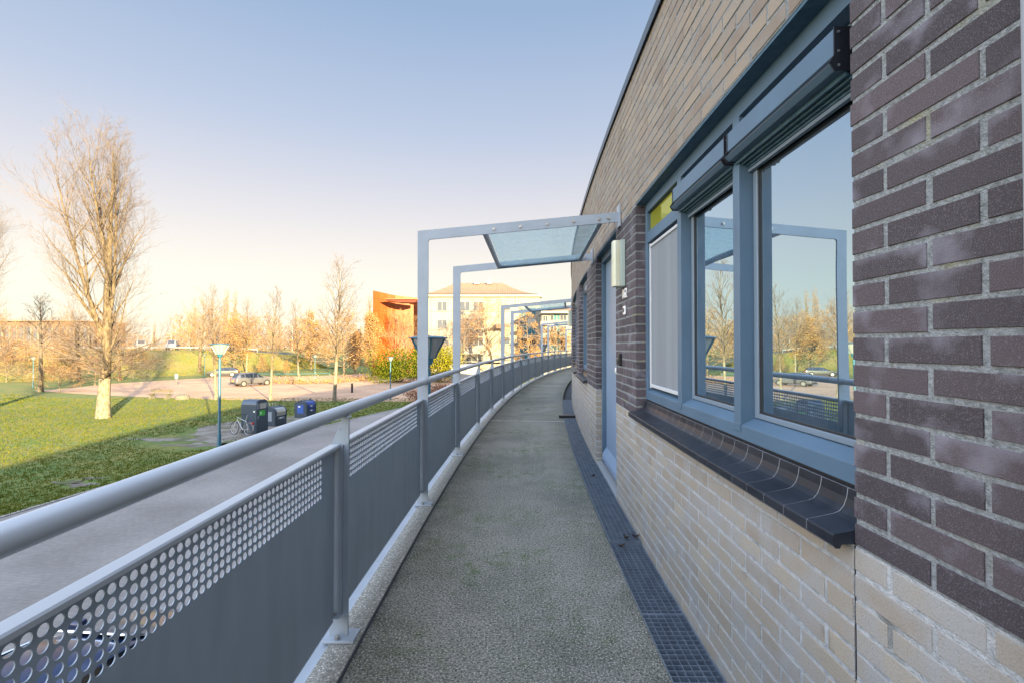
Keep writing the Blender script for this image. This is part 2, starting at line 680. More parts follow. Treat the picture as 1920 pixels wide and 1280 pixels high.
M['screen'] = mat('insect_screen_mesh', (.24, .26, .28), .7, col2=(.19, .205, .225), nscale=1.2, lo=.3, hi=.7, detail=2, stretch=(9, 9, .25), bump=.3, bscale=60)
M['canopy_glass'] = glass_clear('canopy_glass', (.80, .90, .92), dirt=(.66, .74, .76), dlo=.45, dhi=.8, dmax=.5)
M['lampyellow'] = mat('aged_diffuser', (.55, .54, .36), .35, col2=(.62, .62, .5), nscale=6)
M['lampback'] = mat('lamp_backplate', (.38, .45, .40), .4)


# ------------------------------------------------------------------ ground, lane, road, dyke  (setting)
def sheet(name, poly, z, m, kind='structure'):
    b = MB()
    b.face([(x, y, z) for x, y in poly])
    o = b.build(name, m)
    o['kind'] = kind
    return o


M['lawn'] = mat('lawn', (.075, .125, .022), .95, col2=(.16, .15, .03), nscale=.5, lo=.35, hi=.65, detail=10, col3=(.06, .085, .018), n3=3, lo3=.5, hi3=.72, bump=1.0, bscale=14)
M['rough'] = mat('rough_grass', (.17, .18, .035), .95, col2=(.26, .20, .07), nscale=.12, lo=.42, hi=.6, detail=9, bump=1.0, bscale=5)
M['lane'] = paving('lane_pavers', (.205, .188, .178), (.19, .175, .166), (.155, .145, .138), .21, .105, rad(8))
M['road'] = paving('road_pavers', (.47, .295, .185), (.41, .26, .165), (.32, .205, .14), .21, .105, rad(40))
M['parking'] = paving('parking_pavers', (.52, .31, .18), (.46, .27, .16), (.35, .22, .14), .21, .105, rad(20))
M['dirt'] = mat('bare_paving', (.20, .185, .16), .95, col2=(.12, .105, .085), nscale=1.2, lo=.4, hi=.6, detail=8, col3=(.07, .085, .03), n3=.9, lo3=.55, hi3=.62, bump=.8, bscale=20)
M['kerb'] = mat('kerb_concrete', (.3, .29, .27), .9, col2=(.22, .21, .2), nscale=8, bump=.3, bscale=80)
M['asphalt'] = mat('asphalt', (.06, .06, .062), .9)

b = MB()
N = 40
rows = []
for i in range(N + 1):
    y = -300 + 1200 * i / N
    rows.append([(-700 + 1400 * j / N, y, G) for j in range(N + 1)])
b.grid(rows)
tag(b.build('ground', M['lawn']), kind='structure')

arc = [PR(-14.6, s) for s in range(-40, 76, 3)]
arc2 = [PR(2.0, s) for s in range(-40, 76, 3)]
sheet('lane', [(p[0], p[1]) for p in arc] + [(p[0], p[1]) for p in reversed(arc2)], G + .004, M['lane'])
b = MB(PR)
b.box(-14.72, -14.6, -40, 60, G, G + .03, ny=60)
tag(b.build('lane_kerb', M['kerb']), kind='structure')

rp = [at(*q)[:2] for q in ((60, 731), (107, 735), (205, 741), (338, 746), (405, 748.5), (507, 750.5), (627, 751.5), (760, 752), (900, 748),
                           (980, 720), (900, 704), (716, 711), (640, 716), (560, 719), (500, 717.5), (440, 707), (387, 708), (300, 713), (205, 719), (110, 729))]
sheet('road', rp, G + .008, M['road'])
pp = [at(*q)[:2] for q in ((384, 706.5), (440, 708.5), (500, 718), (560, 719.5), (640, 716.3), (716, 711.5), (700, 700), (640, 693), (600, 680), (560, 674), (520, 674), (495, 684), (470, 692))]
sheet('parking_area', pp, G + .012, M['parking'])
# grass island in the car park, a low mound
c0 = at(590, 697)
b = MB()
rows = []
for k in range(6):
    f = k / 5
    rows.append([(c0[0] + 11 * (1 - f * .999) * math.cos(2 * PI * j / 28), c0[1] + 13 * (1 - f * .999) * math.sin(2 * PI * j / 28), G + .02 + .5 * (1 - (1 - f) ** 2)) for j in range(28)])
b.grid(rows, close=True)
tag(b.build('grass_mound', M['lawn'], smooth=True), kind='structure')
# worn paving round the waste containers, soil patches
dp = [at(*q)[:2] for q in ((395, 830), (362, 822), (372, 800), (420, 790), (500, 788), (560, 778), (640, 772), (640, 786), (560, 800), (545, 822), (470, 852))]
sheet('worn_paving', dp, G + .006, M['dirt'])
for q in ((345, 823, 2.6, .55), (375, 833, 1.6, .5), (410, 812, 1.8, .5), (130, 903, .5, .25), (150, 908, .6, .25), (170, 896, .4, .15)):
    c = at(q[0], q[1])
    n = 60
    sheet('soil_patch', [(c[0] + q[2] * (1 + .3 * math.sin(3 * a + q[0]) + .18 * math.sin(7 * a) + .12 * math.sin(13 * a + 1)) * math.cos(a), c[1] + q[3] * (1 + .25 * math.sin(5 * a + q[1]) + .2 * math.sin(11 * a)) * math.sin(a)) for a in [2 * PI * i / n for i in range(n)]],
          G + .0075, M['dirt'])

# dyke behind: foot line and crest line
foot = [(-160, 30), (-110, 44), (-82, 54), (-66, 68), (-52, 82), (-42, 88), (-37, 90)]
crest = [(-176, 52), (-128, 66), (-100, 78), (-80, 92), (-60, 103), (-46, 106), (-39, 104)]
back = [(-196, 84), (-150, 98), (-120, 110), (-90, 122), (-60, 126), (-44, 122), (-38, 116)]
hh = [4.2, 4.1, 4.0, 3.95, 3.9, 2.6, .2]


def lerp(a, b, t):
    return a + (b - a) * t


def sub(pl, n=6):
    o = []
    for a, bb in zip(pl, pl[1:]):
        for k in range(n):
            o.append(tuple(lerp(u, v, k / n) for u, v in zip(a, bb)))
    o.append(tuple(pl[-1]) if isinstance(pl[-1], tuple) else (pl[-1],))
    return o


F_, C_, B_ = sub(foot), sub(crest), sub(back)
H_ = [h[0] for h in sub([(h,) for h in hh])]
b = MB()
rows = []
for i in range(len(F_)):
    row = []
    for k in range(9):
        t = k / 8
        z = H_[i] * (3 * t * t - 2 * t * t * t)
        row.append((lerp(F_[i][0], C_[i][0], t), lerp(F_[i][1], C_[i][1], t), G + .002 + z))
    row.append((B_[i][0], B_[i][1], G + .002 + H_[i]))
    rows.append(row)
b.grid(rows)
tag(b.build('embankment', M['rough'], smooth=True), kind='structure')
b = MB()
b.grid([[(lerp(C_[i][0], B_[i][0], t), lerp(C_[i][1], B_[i][1], t), G + H_[i] + .008) for t in (.12, .5)] for i in range(len(F_) - 8)])
tag(b.build('dyke_road', M['asphalt']), kind='structure')

# ------------------------------------------------------------------ the gallery floor
b = MB(PR)
b.box(.085, WO - .212, -12, 42, -.22, 0, nx=3, ny=140)
tag(b.build('walkway', M['deck']), kind='structure')
b = MB(PR)
b.box(-.040, .077, -12, 42, -.22, .014, ny=140)
tag(b.build('walkway_kerb', M['concrete'], bevel=.004), kind='structure')
b = MB(PR)
b.box(.077, .085, -12, 42, -.1, .006, ny=140)
b.box(WO - .212, WO + .02, -12, 42, -.2, -.075, ny=140)
tag(b.build('walkway_gutter', [M['gutter']]), kind='structure')
for s in (8.35, 15.9, 23.5):
    b = MB(PR)
    b.box(.088, WO - .215, s - .012, s + .012, -.01, .003)
    tag(b.build('expansion_joint', M['alu']), kind='structure')

# ------------------------------------------------------------------ brick building
bld = thing('brick_building', 'curved dark and tan brick building with blue window frames along the walkway', 'building', PW(0, 2, 0))
BO = tuple(bld.location)
Z0, Z1, Z2 = .797, 2.235, 3.2
RH = .062


def wall_bricks(b, s0, s1, z0, z1, end0=.012, end1=.012, start='near', recess=0.0, zref=Z0, step=True):
    """real bricks (slot 0) in a mortar bed (slot 1); s0 < s1; end depth shows the return of a reveal"""
    i0 = math.floor((z0 - zref) / RH + 1e-6)
    i1 = math.ceil((z1 - zref) / RH - 1e-6)
    mj = .0062
    b.box(.0024, .11, s0 + (.004 if end0 > .02 else 0), s1 - (.004 if end1 > .02 else 0), z0, z1, mi=1, ny=max(1, int((s1 - s0) / .5)))
    for i in range(i0, i1):
        za = max(z0, zref + i * RH + mj)
        zb = min(z1, zref + (i + 1) * RH - mj)
        if zb - za < .015:
            continue
        cuts = []
        p = 0.0
        first = True
        Lw = s1 - s0
        while p < Lw - .03:
            ln = .208 if not (first and i % 2) else .097
            first = False
            e = min(p + ln, Lw)
            if Lw - e < .06:
                e = Lw
            cuts.append((p, e))
            p = e + .014
        for p, e in cuts:
            a, c = (s0 + p, s0 + e) if start == 'near' else (s1 - e, s1 - p)
            j = [random.uniform(-.0019, .0019) for _ in range(10)]
            da = end0 if a - s0 < .001 else .012
            dc = end1 if s1 - c < .001 else .012
            o = random.uniform(-.001, .0012)
            ch = .0011
            col = (random.random(), random.random(), random.random())
            A = a + j[0]
            Cc = c + j[1]
            ZA, ZB = za + j[2], zb + j[3]
            t = j[4] * .8
            fr = [(o, A + ch, ZA + ch + t), (o, Cc - ch, ZA + ch - t), (o, Cc - ch, ZB - ch - t), (o, A + ch, ZB - ch + t)]
            md = [(o + ch, A, ZA + t), (o + ch, Cc, ZA - t), (o + ch, Cc, ZB - t), (o + ch, A, ZB + t)]
            bk = [(da, A, ZA + t), (dc, Cc, ZA - t), (dc, Cc, ZB - t), (da, A, ZB + t)]
            ie = .019
            inn = [(o, A + ie, ZA + ie * .9 + t), (o, Cc - ie, ZA + ie * .9 - t), (o, Cc - ie, ZB - ie - t), (o, A + ie, ZB - ie + t)]
            c0_ = (col[0], 0.0, col[2])
            b.face(inn[::-1], 0, c0_)
            for q in range(4):
                q2 = (q + 1) % 4
                ea = 1.0 if q == 2 else (.5 if q % 2 else .1)
                ce = (col[0], ea * col[1], col[2])
                b.face([fr[q2], fr[q], inn[q], inn[q2]], 0, [ce, ce, c0_, c0_])
            b.grid([fr, md, bk], 0, close=True, col=(col[0], .5 * col[1], col[2]))


SEG = [(-12, -8.3, 'w'), (-8.3, -6.1, 'p'), (-6.1, -4.0, 'w'), (-4.0, -2.4, 'p')]
W1 = (1.164, 3.321)
D1 = (4.052, 5.32)
W2 = (6.265, 7.66)
W3 = (8.40, 10.45)
D2 = (11.35, 12.6)
W4 = (13.4, 15.4)
piers = [(-1.6, W1[0]), (W1[1], D1[0]), (D1[1], W2[0]), (W2[1], W3[0]), (W3[1], D2[0]), (D2[1], W4[0]), (W4[1], 19.0)]
for a, c in piers:
    b = MB(PW)
    wall_bricks(b, a, c, Z0, Z1, .09, .09, start='near' if a > 0 else 'far')
    b.build('dark_brick_pier', [M['brick_dk'], M['mortar']], bld, BO)
lows = [(-1.6, W1[0], .012, .012), (W1[0] + .008, W1[1], .012, .012), (W1[1] + .004, D1[0], .012, .09), (D1[1], W2[0], .09, .012), (W2[0] + .006, W2[1], .012, .012),
        (W2[1] + .006, D2[0], .012, .09), (D2[1], 19.0, .09, .012)]
for k, (a, c, e0, e1) in enumerate(lows):
    b = MB(PW)
    wall_bricks(b, a, c, -.08, Z0, e0, e1, start='far' if k == 0 else 'near')
    b.build('pale_brick_wall', [M['brick_lt'], M['mortar_lt']], bld, BO)
b = MB(PW)
wall_bricks(b, -3.0, 19.0, Z1, Z2 - .02, .012, .012, zref=Z1)
b.build('tan_brick_wall', [M['brick_up'], M['mortar']], bld, BO)
# joint strips in the movement joints
b = MB(PW)
b.box(.004, .02, W1[0] + .001, W1[0] + .0075, -.08, Z0 - .002)
b.build('movement_joint', M['seal'], bld, BO)
b = MB(PW)
b.box(.004, .02, W1[1] - .0005, W1[1] + .0045, -.08, Z0 - .002)
b.build('movement_joint', M['seal'], bld, BO)
# hidden body of the building: shell behind the bricks, floors below the gallery, and its ends
b = MB(PW)
b.box(.3, 9, -34, 40, -.3, Z2 - .05, ny=70)
b.box(.02, 9, -34, 40, G, -.301, ny=70)
b.box(0, .299, -34, -1.6, -.3, Z2 - .05, ny=30)
b.box(0, .299, 19.0, 40, -.3, Z2 - .05, ny=20)
b.build('rear_wall', M['core'], bld, BO)
b = MB(PW)
b.box(-.015, .35, -34, 40, Z2 - .02, Z2 + .012, ny=110)
b.box(-.019, -.015, -34, 40, Z2 - .05, Z2 + .012, ny=110)
b.build('roof_coping', M['coping'], bld, BO)
b = MB(PW)
b.box(.351, 9, -34, 40, Z2 - .04, Z2 - .005, ny=40)
b.build('flat_roof', M['asphalt'], bld, BO)
for a, c in (W1, D1, W2, W3, D2, W4):
    b = MB(PW)
    b.box(.004, .30, a - .0, c + .0, Z1 - .012, Z1 - .0005, ny=4)
    b.build('lintel', M['lintel'], bld, BO)

OF = .066       # window frame front behind the brick face
OG = .128       # glass


def window(s0, s1, divs, blinds=(), screen=None, simple=False):
    """frame with bars; divs = list of (mullion s0, s1)"""
    zt, zb = Z1 - .012, .913
    b = MB(PW)
    jw = .05
    b.box(OF, OG + .03, s0 + .002, s0 + jw, zb, zt)
    b.box(OF, OG + .03, s1 - jw, s1 - .002, zb, zt)
    b.box(OF, OG + .03, s0 + jw, s1 - jw, zt - .062, zt, ny=4)
    b.prism([(OF, zb), (OG + .03, zb), (OG + .03, 1.0), (OG - .01, .992), (OF, .966)], s0 + jw, s1 - jw, 'y', n=4)
    for a, c in divs:
        b.box(OF - .002, OG + .03, a, c, .955, zt - .0625)
        b.prism([(OF - .003, .94), (OF - .003, .97), (OF + .02, .97)], a, c, 'y')
    o = b.build('window', M['frame'], bld, BO, bevel=.002)
    # dark gasket strip under the frame
    g = MB(PW)
    g.box(OF + .008, OG, s0 + .004, s1 - .004, zb - .014, zb - .0005, ny=4)
    g.build('gasket', M['seal'], o, BO)
    g = None
    edges = [s0 + jw] + [v for d in divs for v in d] + [s1 - jw]
    cells = list(zip(edges[0::2], edges[1::2]))
    for k, (a, c) in enumerate(cells):
        tops = zt - .062
        bots = .995
        if screen is not None and k == screen:
            tz = 1.955
            t = MB(PW)
            t.box(OF + .001, OG + .03, a, c, tz, tz + .07)
            t.build('transom', M['frame'], o, BO, bevel=.002)
            t = MB(PW)
            t.box(OF + .022, OF + .03, a + .008, c - .008, tz + .08, tops - .008)
            t.build('yellow_pane', M['glass_y'], o, BO)
            t = MB(PW)
            fz0, fz1 = .992, tz - .006
            for q in ((a + .012, a + .03, fz0, fz1), (c - .03, c - .012, fz0, fz1)):
                t.box(OF + .012, OF + .03, q[0], q[1], q[2], q[3])
            t.box(OF + .012, OF + .03, a + .03, c - .03, fz0 + .008, fz0 + .028)
            t.box(OF + .012, OF + .03, a + .03, c - .03, fz1 - .028, fz1 - .010)
            t.build('insect_screen_frame', M['screen_frame'], o, BO, bevel=.002)
            t = MB(PW)
            t.box(OF + .02, OF + .022, a + .0305, c - .0305, fz0 + .0285, fz1 - .0285)
            t.build('insect_screen', M['screen'], o, BO)
            t = MB(PW)
            t.box(OG, OG + .01, a + .02, c - .02, fz0, fz1)
            t.build('pane', M['glass'], o, BO)
            continue
        # sash frame, seal and pane
        t = MB(PW)
        sw = .034
        sb_ = .02
        o0, o1 = OG - .012, OG + .02
        t.box(o0, o1, a + .004, a + sw, bots, tops - .004)
        t.box(o0, o1, c - sw, c - .004, bots, tops - .004)
        t.box(o0, o1, a + sw, c - sw, bots, bots + sb_)
        t.box(o0, o1, a + sw, c - sw, tops - .045, tops - .004)
        t.build('sash', M['frame_lt'] if k != 1 else M['frame_lt'], o, BO, bevel=.003)
        t = MB(PW)
        for q in ((a + sw, a + sw + .007), (c - sw - .007, c - sw)):
            t.box(OG - .006, OG + .02, q[0], q[1], bots + sb_, tops - .045)
        t.box(OG - .006, OG + .02, a + sw + .007, c - sw - .007, bots + sb_, bots + sb_ + .007)
        t.build('glazing_seal', M['seal'], o, BO)
        t = MB(PW)
        t.box(OG, OG + .012, a + sw + .007, c - sw - .007, bots + sb_ + .007, tops - .045)
        t.build('pane', M['glass'], o, BO)
    for k in blinds:
        a, c = cells[k]
        a -= -.045 if k == 0 else .012
        c += .02
        t = MB(PW)
        fo = .028
        prof = [(fo, 2.098), (fo, 2.028), (fo + .012, 2.022), (fo + .012, 2.012), (fo - .012, 2.004), (fo + .004, 1.988), (OF + .02, 1.988), (OF + .02, 2.098)]
        t.prism(prof, a + .004, c - .004, 'y', n=3)
        bx = t.build('blind_box', M['frame'], o, BO, bevel=.0015)
        t = MB(PW)
        pr2 = [(fo - .003, 2.1), (fo - .003, 2.026), (fo - .016, 2.006), (fo - .002, 1.984), (OF + .022, 1.984), (OF + .022, 2.1)]
        t.prism(pr2, a, a + .004, 'y')
        t.build('end_cap', M['black'], o, BO)
        t = MB(PW)
        t.prism(pr2, c - .004, c, 'y')
        t.build('end_cap', M['black'], o, BO)
        for zq in (2.085, 2.035, 1.998):
            t = MB(PW)
            p = (fo + .008, a, zq)
            t.box(p[0] - .003, p[0] + .003, a - .002, a - .0003, zq - .003, zq + .003)
            t.build('screw', M['steel'], o, BO)
        t = MB(PW)
        t.box(fo + .003, fo + .011, a + .005, c - .005, 2.010, 2.0215)
        t.build('slot', M['black'], o, BO)
        # guide slats under the box
        for q, (oo, zz) in enumerate(((fo + .03, 1.982), (fo + .045, 1.976), (fo + .06, 1.97), (OG - .03, 1.962))):
            t = MB(PW)
            t.box(oo, oo + .008, a + .006, c - .006, zz - .008, zz + .006)
            t.build('blind_slat', M['lintel'], o, BO)
        t = MB(PW)
        t.box(OG - .028, OG - .014, a + .01, c - .01, 1.94, 1.952)
        t.build('blind_rail', M['frame_lt'], o, BO)
    # glazed sill tiles with a swept-up back
    prof = [(-.05, .796), (-.05, .820), (-.047, .824), (-.02, .829), (.022, .838), (.036, .844), (.047, .857), (.055, .878), (.059, .905), (.072, .905), (.072, .80), (-.03, .80), (-.034, .790), (-.044, .790)]
    n = int(round((s1 - s0 + .01) / .109))
    st = (s1 - s0 + .012) / n
    for k in range(n if not simple else 1):
        t = MB(PW)
        if simple:
            t.prism(prof, s0, s1 + .008, 'y', n=3)
        else:
            t.prism(prof, s0 + k * st + .0014, s0 + (k + 1) * st - .0014, 'y')
        t.build('sill_tile', M['sill'], o, BO, bevel=.0018)
    if not simple:
        t = MB(PW)
        t.prism([(u + (.0006 if u < 0 else 0), v - .0006) for u, v in prof], s0 + .003, s1 + .008, 'y', n=8)
        t.build('sill_grout', mats_grout, o, BO)
    return o


mats_grout = mat('sill_grout', (.24, .25, .26), .8)
window(W1[0], W1[1], [(1.888, 1.943), (2.569, 2.628)], blinds=(0, 1), screen=2)
window(W2[0], W2[1], [(6.92, 6.975)], blinds=(0,), simple=True)
window(W3[0], W3[1], [(9.4, 9.455)], blinds=(0,), simple=True)
window(W4[0], W4[1], [(14.4, 14.455)], simple=True)


def door(s0, s1):
    zt = Z1 - .012
    b = MB(PW)
    o0, o1 = .062, .16
    b.box(o0, o1, s0 + .002, s0 + .068, .0, zt)
    b.box(o0, o1, s1 - .068, s1 - .002, .0, zt)
    b.box(o0, o1, s0 + .068, s1 - .068, zt - .07, zt)
    b.box(o0 + .045, o1, s0 + .068, s0 + .082, .03, zt - .07)
    b.box(o0 + .045, o1, s1 - .082, s1 - .068, .03, zt - .07)
    d = b.build('door', M['frame'], bld, BO, bevel=.003)
    b = MB(PW)
    b.box(.10, .15, s0 + .083, s1 - .083, .035, zt - .078)
    lf = b.build('door_leaf', M['door'], d, BO, bevel=.003)
    b = MB(PW)
    b.prism([(.098, .20), (.055, .12), (.05, .075), (.098, .07)], s0 + .085, s1 - .085, 'y')
    b.build('weatherboard', M['door'], d, BO, bevel=.004)
    b = MB(PW)
    b.box(.0, .17, s0 + .003, s1 - .003, -.02, .028)
    b.build('threshold', M['alu'], d, BO, bevel=.003)
    b = MB()
    p = PW(.1, s0 + .16, 1.06)
    q = PW(.02, s0 + .16, 1.06)
    b.tube([p, tuple(lerp(u, v, .6) for u, v in zip(p, q))], .012, 10)
    pts = [tuple(lerp(u, v, t) for u, v in zip(p, q)) for t in (.6, .7, .85, 1.0)]
    b.tube(pts, [.015, .03, .032, .02], 12)
    b.build('door_knob', M['white'], d, BO, smooth=True)
    b = MB(PW)
    b.box(.093, .1, s0 + .13, s0 + .19, 1.12, 1.24)
    b.build('lock_plate', M['steel'], d, BO)


door(*D1)
door(*D2)


# ------------------------------------------------------------------ wall lamps, bell, number, drainpipe
def wall_lamp(s, z0, label):
    loc = PW(0, s, z0)
    o = thing('wall_lamp', label, 'lamp', loc, group='box lamps beside the doors')
    b = MB(PW)
    b.box(-.04, -.0015, s - .06, s + .06, z0, z0 + .35)
    b.build('back_plate', M['lampback'], o, loc, bevel=.006)
    b = MB(PW)
    b.prism([(-.0405, s - .056), (-.0405, s + .056), (-.076, s + .056), (-.09, s + .04), (-.09, s - .04), (-.076, s - .056)], z0 + .004, z0 + .346, 'z')
    b.build('diffuser', M['lampyellow'], o, loc, bevel=.004)
    return o


wall_lamp(3.70, 1.712, 'yellowed box wall lamp on the dark pier between the door and the big window')
wall_lamp(11.2, 1.712, 'distant box wall lamp jutting past the far end of the curved wall')


def text_obj(txt, size, m, name, depth=.001):
    cu = bpy.data.curves.new(name, 'FONT')
    cu.body = txt
    cu.size = size
    cu.extrude = depth
    cu.align_x = 'CENTER'
    cu.align_y = 'CENTER'
    cu.resolution_u = 3
    o = bpy.data.objects.new(name, cu)
    COL.objects.link(o)
    dg = bpy.context.evaluated_depsgraph_get()
    me = bpy.data.meshes.new_from_object(o.evaluated_get(dg))
    bpy.data.objects.remove(o)
    me.materials.clear()
    me.materials.append(m)
    me.name = name
    ob = bpy.data.objects.new(name, me)
    COL.objects.link(ob)
    return ob


t = text_obj('062', .105, M['white'], 'house_number', .004)
t.location = PW(-.006, 3.66, 1.655)
t.rotation_euler = (PI / 2, 0, -PI / 2 - 0.03)
tag(t, 'white house number digits under the yellowed wall lamp', 'house number')
loc = PW(0, 3.655, 1.53)
o = thing('doorbell', 'small white square doorbell below the white house number', 'doorbell', loc)
b = MB(PW)
b.box(-.014, -.001, 3.625, 3.69, 1.50, 1.565)
b.build('bell_plate', M['white'], o, loc, bevel=.003)
b = MB(PW)
b.box(-.019, -.0145, 3.645, 3.67, 1.518, 1.547)
b.build('bell_button', M['black'], o, loc)
loc = PW(0, 3.83, 1.14)
b = MB(PW)
b.box(-.025, -.001, 3.80, 3.855, 1.115, 1.21)
b.box(-.035, -.025, 3.81, 3.845, 1.13, 1.16)
tag(b.build('door_intercom', M['black'], None, (0, 0, 0), bevel=.004), 'small black intercom box on the dark pier beside the door knob', 'intercom')
b = MB()
pz = [PW(-.06, .655, z) for z in (-.05, 1.0, 2.0, 3.1)]
b.tube(pz, .045, 14)
for z in (.8, 2.6):
    p = PW(-.06, .655, z)
    b.lathe([(.05, z - .02), (.05, z + .02)], 14, (p[0], p[1], 0))
dpipe = b.build('drainpipe', M['rail'], smooth=True)
tag(dpipe, 'pale grey drainpipe on the dark brick at the right edge', 'drainpipe')

# ------------------------------------------------------------------ grates in the gutter
def grate(s0, s1, o0, o1, z, label, tilt=0.0):
    loc = PR(o0, s0, z)
    b = MB(PR)
    b.box(o0, o0 + .005, s0, s1, z - .03, z, ny=3)
    b.box(o1 - .005, o1, s0, s1, z - .03, z, ny=3)
    b.box(o0 + .005, o1 - .005, s0, s0 + .005, z - .03, z)
    b.box(o0 + .005, o1 - .005, s1 - .005, s1, z - .03, z)
    n = int((s1 - s0) / .0335)
    for k in range(1, n):
        s = s0 + (s1 - s0) * k / n
        b.box(o0 + .005, o1 - .005, s - .0015, s + .0015, z - .028, z - .001)
    m = max(3, int(round((o1 - o0) / .033)))
    for k in range(1, m):
        o = o0 + (o1 - o0) * k / m
        b.box(o - .001, o + .001, s0 + .005, s1 - .005, z - .012, z + .0005, ny=3)
    g = b.build('drain_grate', M['grate'], None, loc)
    g.location = loc
    return tag(g, label, 'drain grate', 'steel grates along the wall foot')


gx0, gx1 = WO - .208, WO - .004
GR = [(.4, 1.3, 'steel grate in the gutter cut by the bottom of the picture'), (1.305, 2.36, 'steel grate directly below the middle of the big window'),
      (2.365, 3.19, 'steel grate below the far end of the big window, end meeting a raised grate'),
      (3.2, 4.06, 'raised steel grate beside the pale brick between door and window')]
for a, c, lb in GR:
    grate(a, c, gx0, gx1, -.004 if a < 3.1 else .014, lb)
grate(4.065, 5.30, gx0, WO + .0, .012, 'steel grate lying in front of the blue door threshold')
for a, c, lb in ((5.31, 6.9, 'steel grate just past the blue door'), (6.91, 8.5, 'steel grate under the farther window, black strip at its end'),
                 (8.51, 10.1, 'steel grate beyond the black rubber strip'), (10.11, 11.7, 'farthest visible steel grate curving out of sight')):
    grate(a, c, gx0, gx1, .008, lb)
b = MB(PR)
b.box(WO - .30, WO - .01, 8.72, 8.86, .012, .05)
for k in range(8):
    b.box(WO - .29 + k * .034, WO - .275 + k * .034, 8.72, 8.86, .05, .056)
tag(b.build('rubber_strip', M['black'], bevel=.004), 'ribbed black rubber strip lying across the far grates', 'rubber strip')
M['leaf_dead'] = mat('dead_leaf', (.035, .02, .015), .8)
for k, (o_, s_, z_, r_, lb) in enumerate(((1.40, 3.12, .004, .5, 'curled brown leaf on the lower grate, nearest to camera'), (1.45, 3.215, .022, 2.0, 'dark leaf scrap at the seam of the raised grate'),
                                          (1.44, 4.75, .02, 1.0, 'single brown leaf on the grate before the blue door'), (1.515, 3.24, .02, .2, 'brown leaf against the wall foot by the raised grate'))):
    b = MB()
    rows = []
    for i in range(5):
        u = i / 4 - .5
        wdt = .014 * (1 - (2 * u) ** 2) + .001
        rows.append([(u * .055, wdt * q, .012 * abs(q) + .015 * u * u * 4) for q in (-1, -.4, .4, 1)])
    b.grid(rows)
    lf = b.build('dead_leaf', M['leaf_dead'])
    lf.location = PR(o_, s_, z_)
    lf.rotation_euler = (.1, .1, r_)
    tag(lf, lb, 'leaf', 'dead leaves on the grates')

# ------------------------------------------------------------------ railing
POST_S = [2.126, 3.897, 5.657, 7.51, 9.285]
while POST_S[-1] < 40:
    POST_S.append(POST_S[-1] + 1.87)
s = 2.126
while s > -8:
    s -= 1.77
    POST_S.insert(0, s)
i1 = POST_S.index(2.126)
CAN = [(i1 + 1, i1 + 2), (i1 + 5, i1 + 6), (i1 + 10, i1 + 11), (i1 + 14, i1 + 15)]
can_idx = {k for p in CAN for k in p}
rloc = PR(0, 2.126, 0)
rail = thing('gallery_railing', 'long curved grey metal railing with perforated panels along the walkway', 'railing', rloc)
RZ = .99


def post_tf(s):
    """local x = inward (towards the wall), y = along the gallery, z up"""
    t = (s - CY) / R
    c, n_ = math.cos(t), math.sin(t)
    p = PR(0, s)

    def f(x, y, z):
        return (p[0] + x * c + y * n_, p[1] - x * n_ + y * c, z)
    return f


def base_plate(s, par, org):
    tf = post_tf(s)
    b = MB(tf)
    b.box(-.07, .062, -.05, .05, .015, .025)
    bp = b.build('base_plate', M['post'], par, org, bevel=.002)
    b = MB(tf)
    for y in (-.032, .032):
        b.lathe([(.013, .0255), (.013, .029)], 12, (-.012, y, 0))
        b.lathe([(.0095, .0295), (.0095, .041), (.006, .0425)], 6, (-.012, y, 0))
    b.build('bolt', M['steel'], bp, org)


for k, s in enumerate(POST_S):
    if k in can_idx:
        continue
    tf = post_tf(s)
    b = MB(tf)
    # flat bar with a tapering head that carries the handrail
    b.prism([(-.055, .025), (.024, .025), (.024, RZ - .03), (-.004, RZ - .03), (-.052, .84)], -.006, .006, 'y')
    b.prism([(-.03, RZ - .0295), (.03, RZ - .0295), (.022, RZ - .02), (-.022, RZ - .02)], -.02, .02, 'y')
    po = b.build('post', M['post'], rail, rloc, bevel=.0015)
    base_plate(s, po, rloc)
for k, s in enumerate(POST_S):
    tf = post_tf(s)
    b = MB(tf)
    b.box(-.046, .002, -.0145, -.0065, .125, .845)
    b.box(-.046, -.040, -.048, -.015, .125, .845)
    b.box(-.05, .0, -.05, -.0065, .119, .1245)
    br = b.build('panel_bracket', M['post'], rail, rloc)
    b = MB(tf)
    b.lathe([(.008, .125), (.008, .131)], 8, (-.024, -.03, 0))
    b.build('bolt', M['steel'], br, rloc)

# one perforated panel, shared by every bay
PL = 1.70
PT = .0025
PZ0, PZ1 = .105, .832
b = MB()
pitch = .0272
hr = .0105
NR = 6
hz1 = .822
hz0 = hz1 - NR * pitch
NC = int((PL - .17) / pitch)
hx0 = .05
hx1 = hx0 + NC * pitch
for y0, flip in ((0, False), (PT, True)):
    for q in (((0, PL), (PZ0, hz0)), ((0, PL), (hz1, PZ1)), ((0, hx0), (hz0, hz1)), ((hx1, PL), (hz0, hz1))):
        (xa, xb), (za, zb) = q
        p = [(xa, y0, za), (xb, y0, za), (xb, y0, zb), (xa, y0, zb)]
        b.face(p[::-1] if flip else p)
NS = 16
sq = []
for k in range(NS):
    a = 2 * PI * k / NS + PI / 4
    ca, sa = math.cos(a), math.sin(a)
    m_ = max(abs(ca), abs(sa))
    sq.append((ca / m_ * pitch / 2, sa / m_ * pitch / 2, ca * hr, sa * hr))
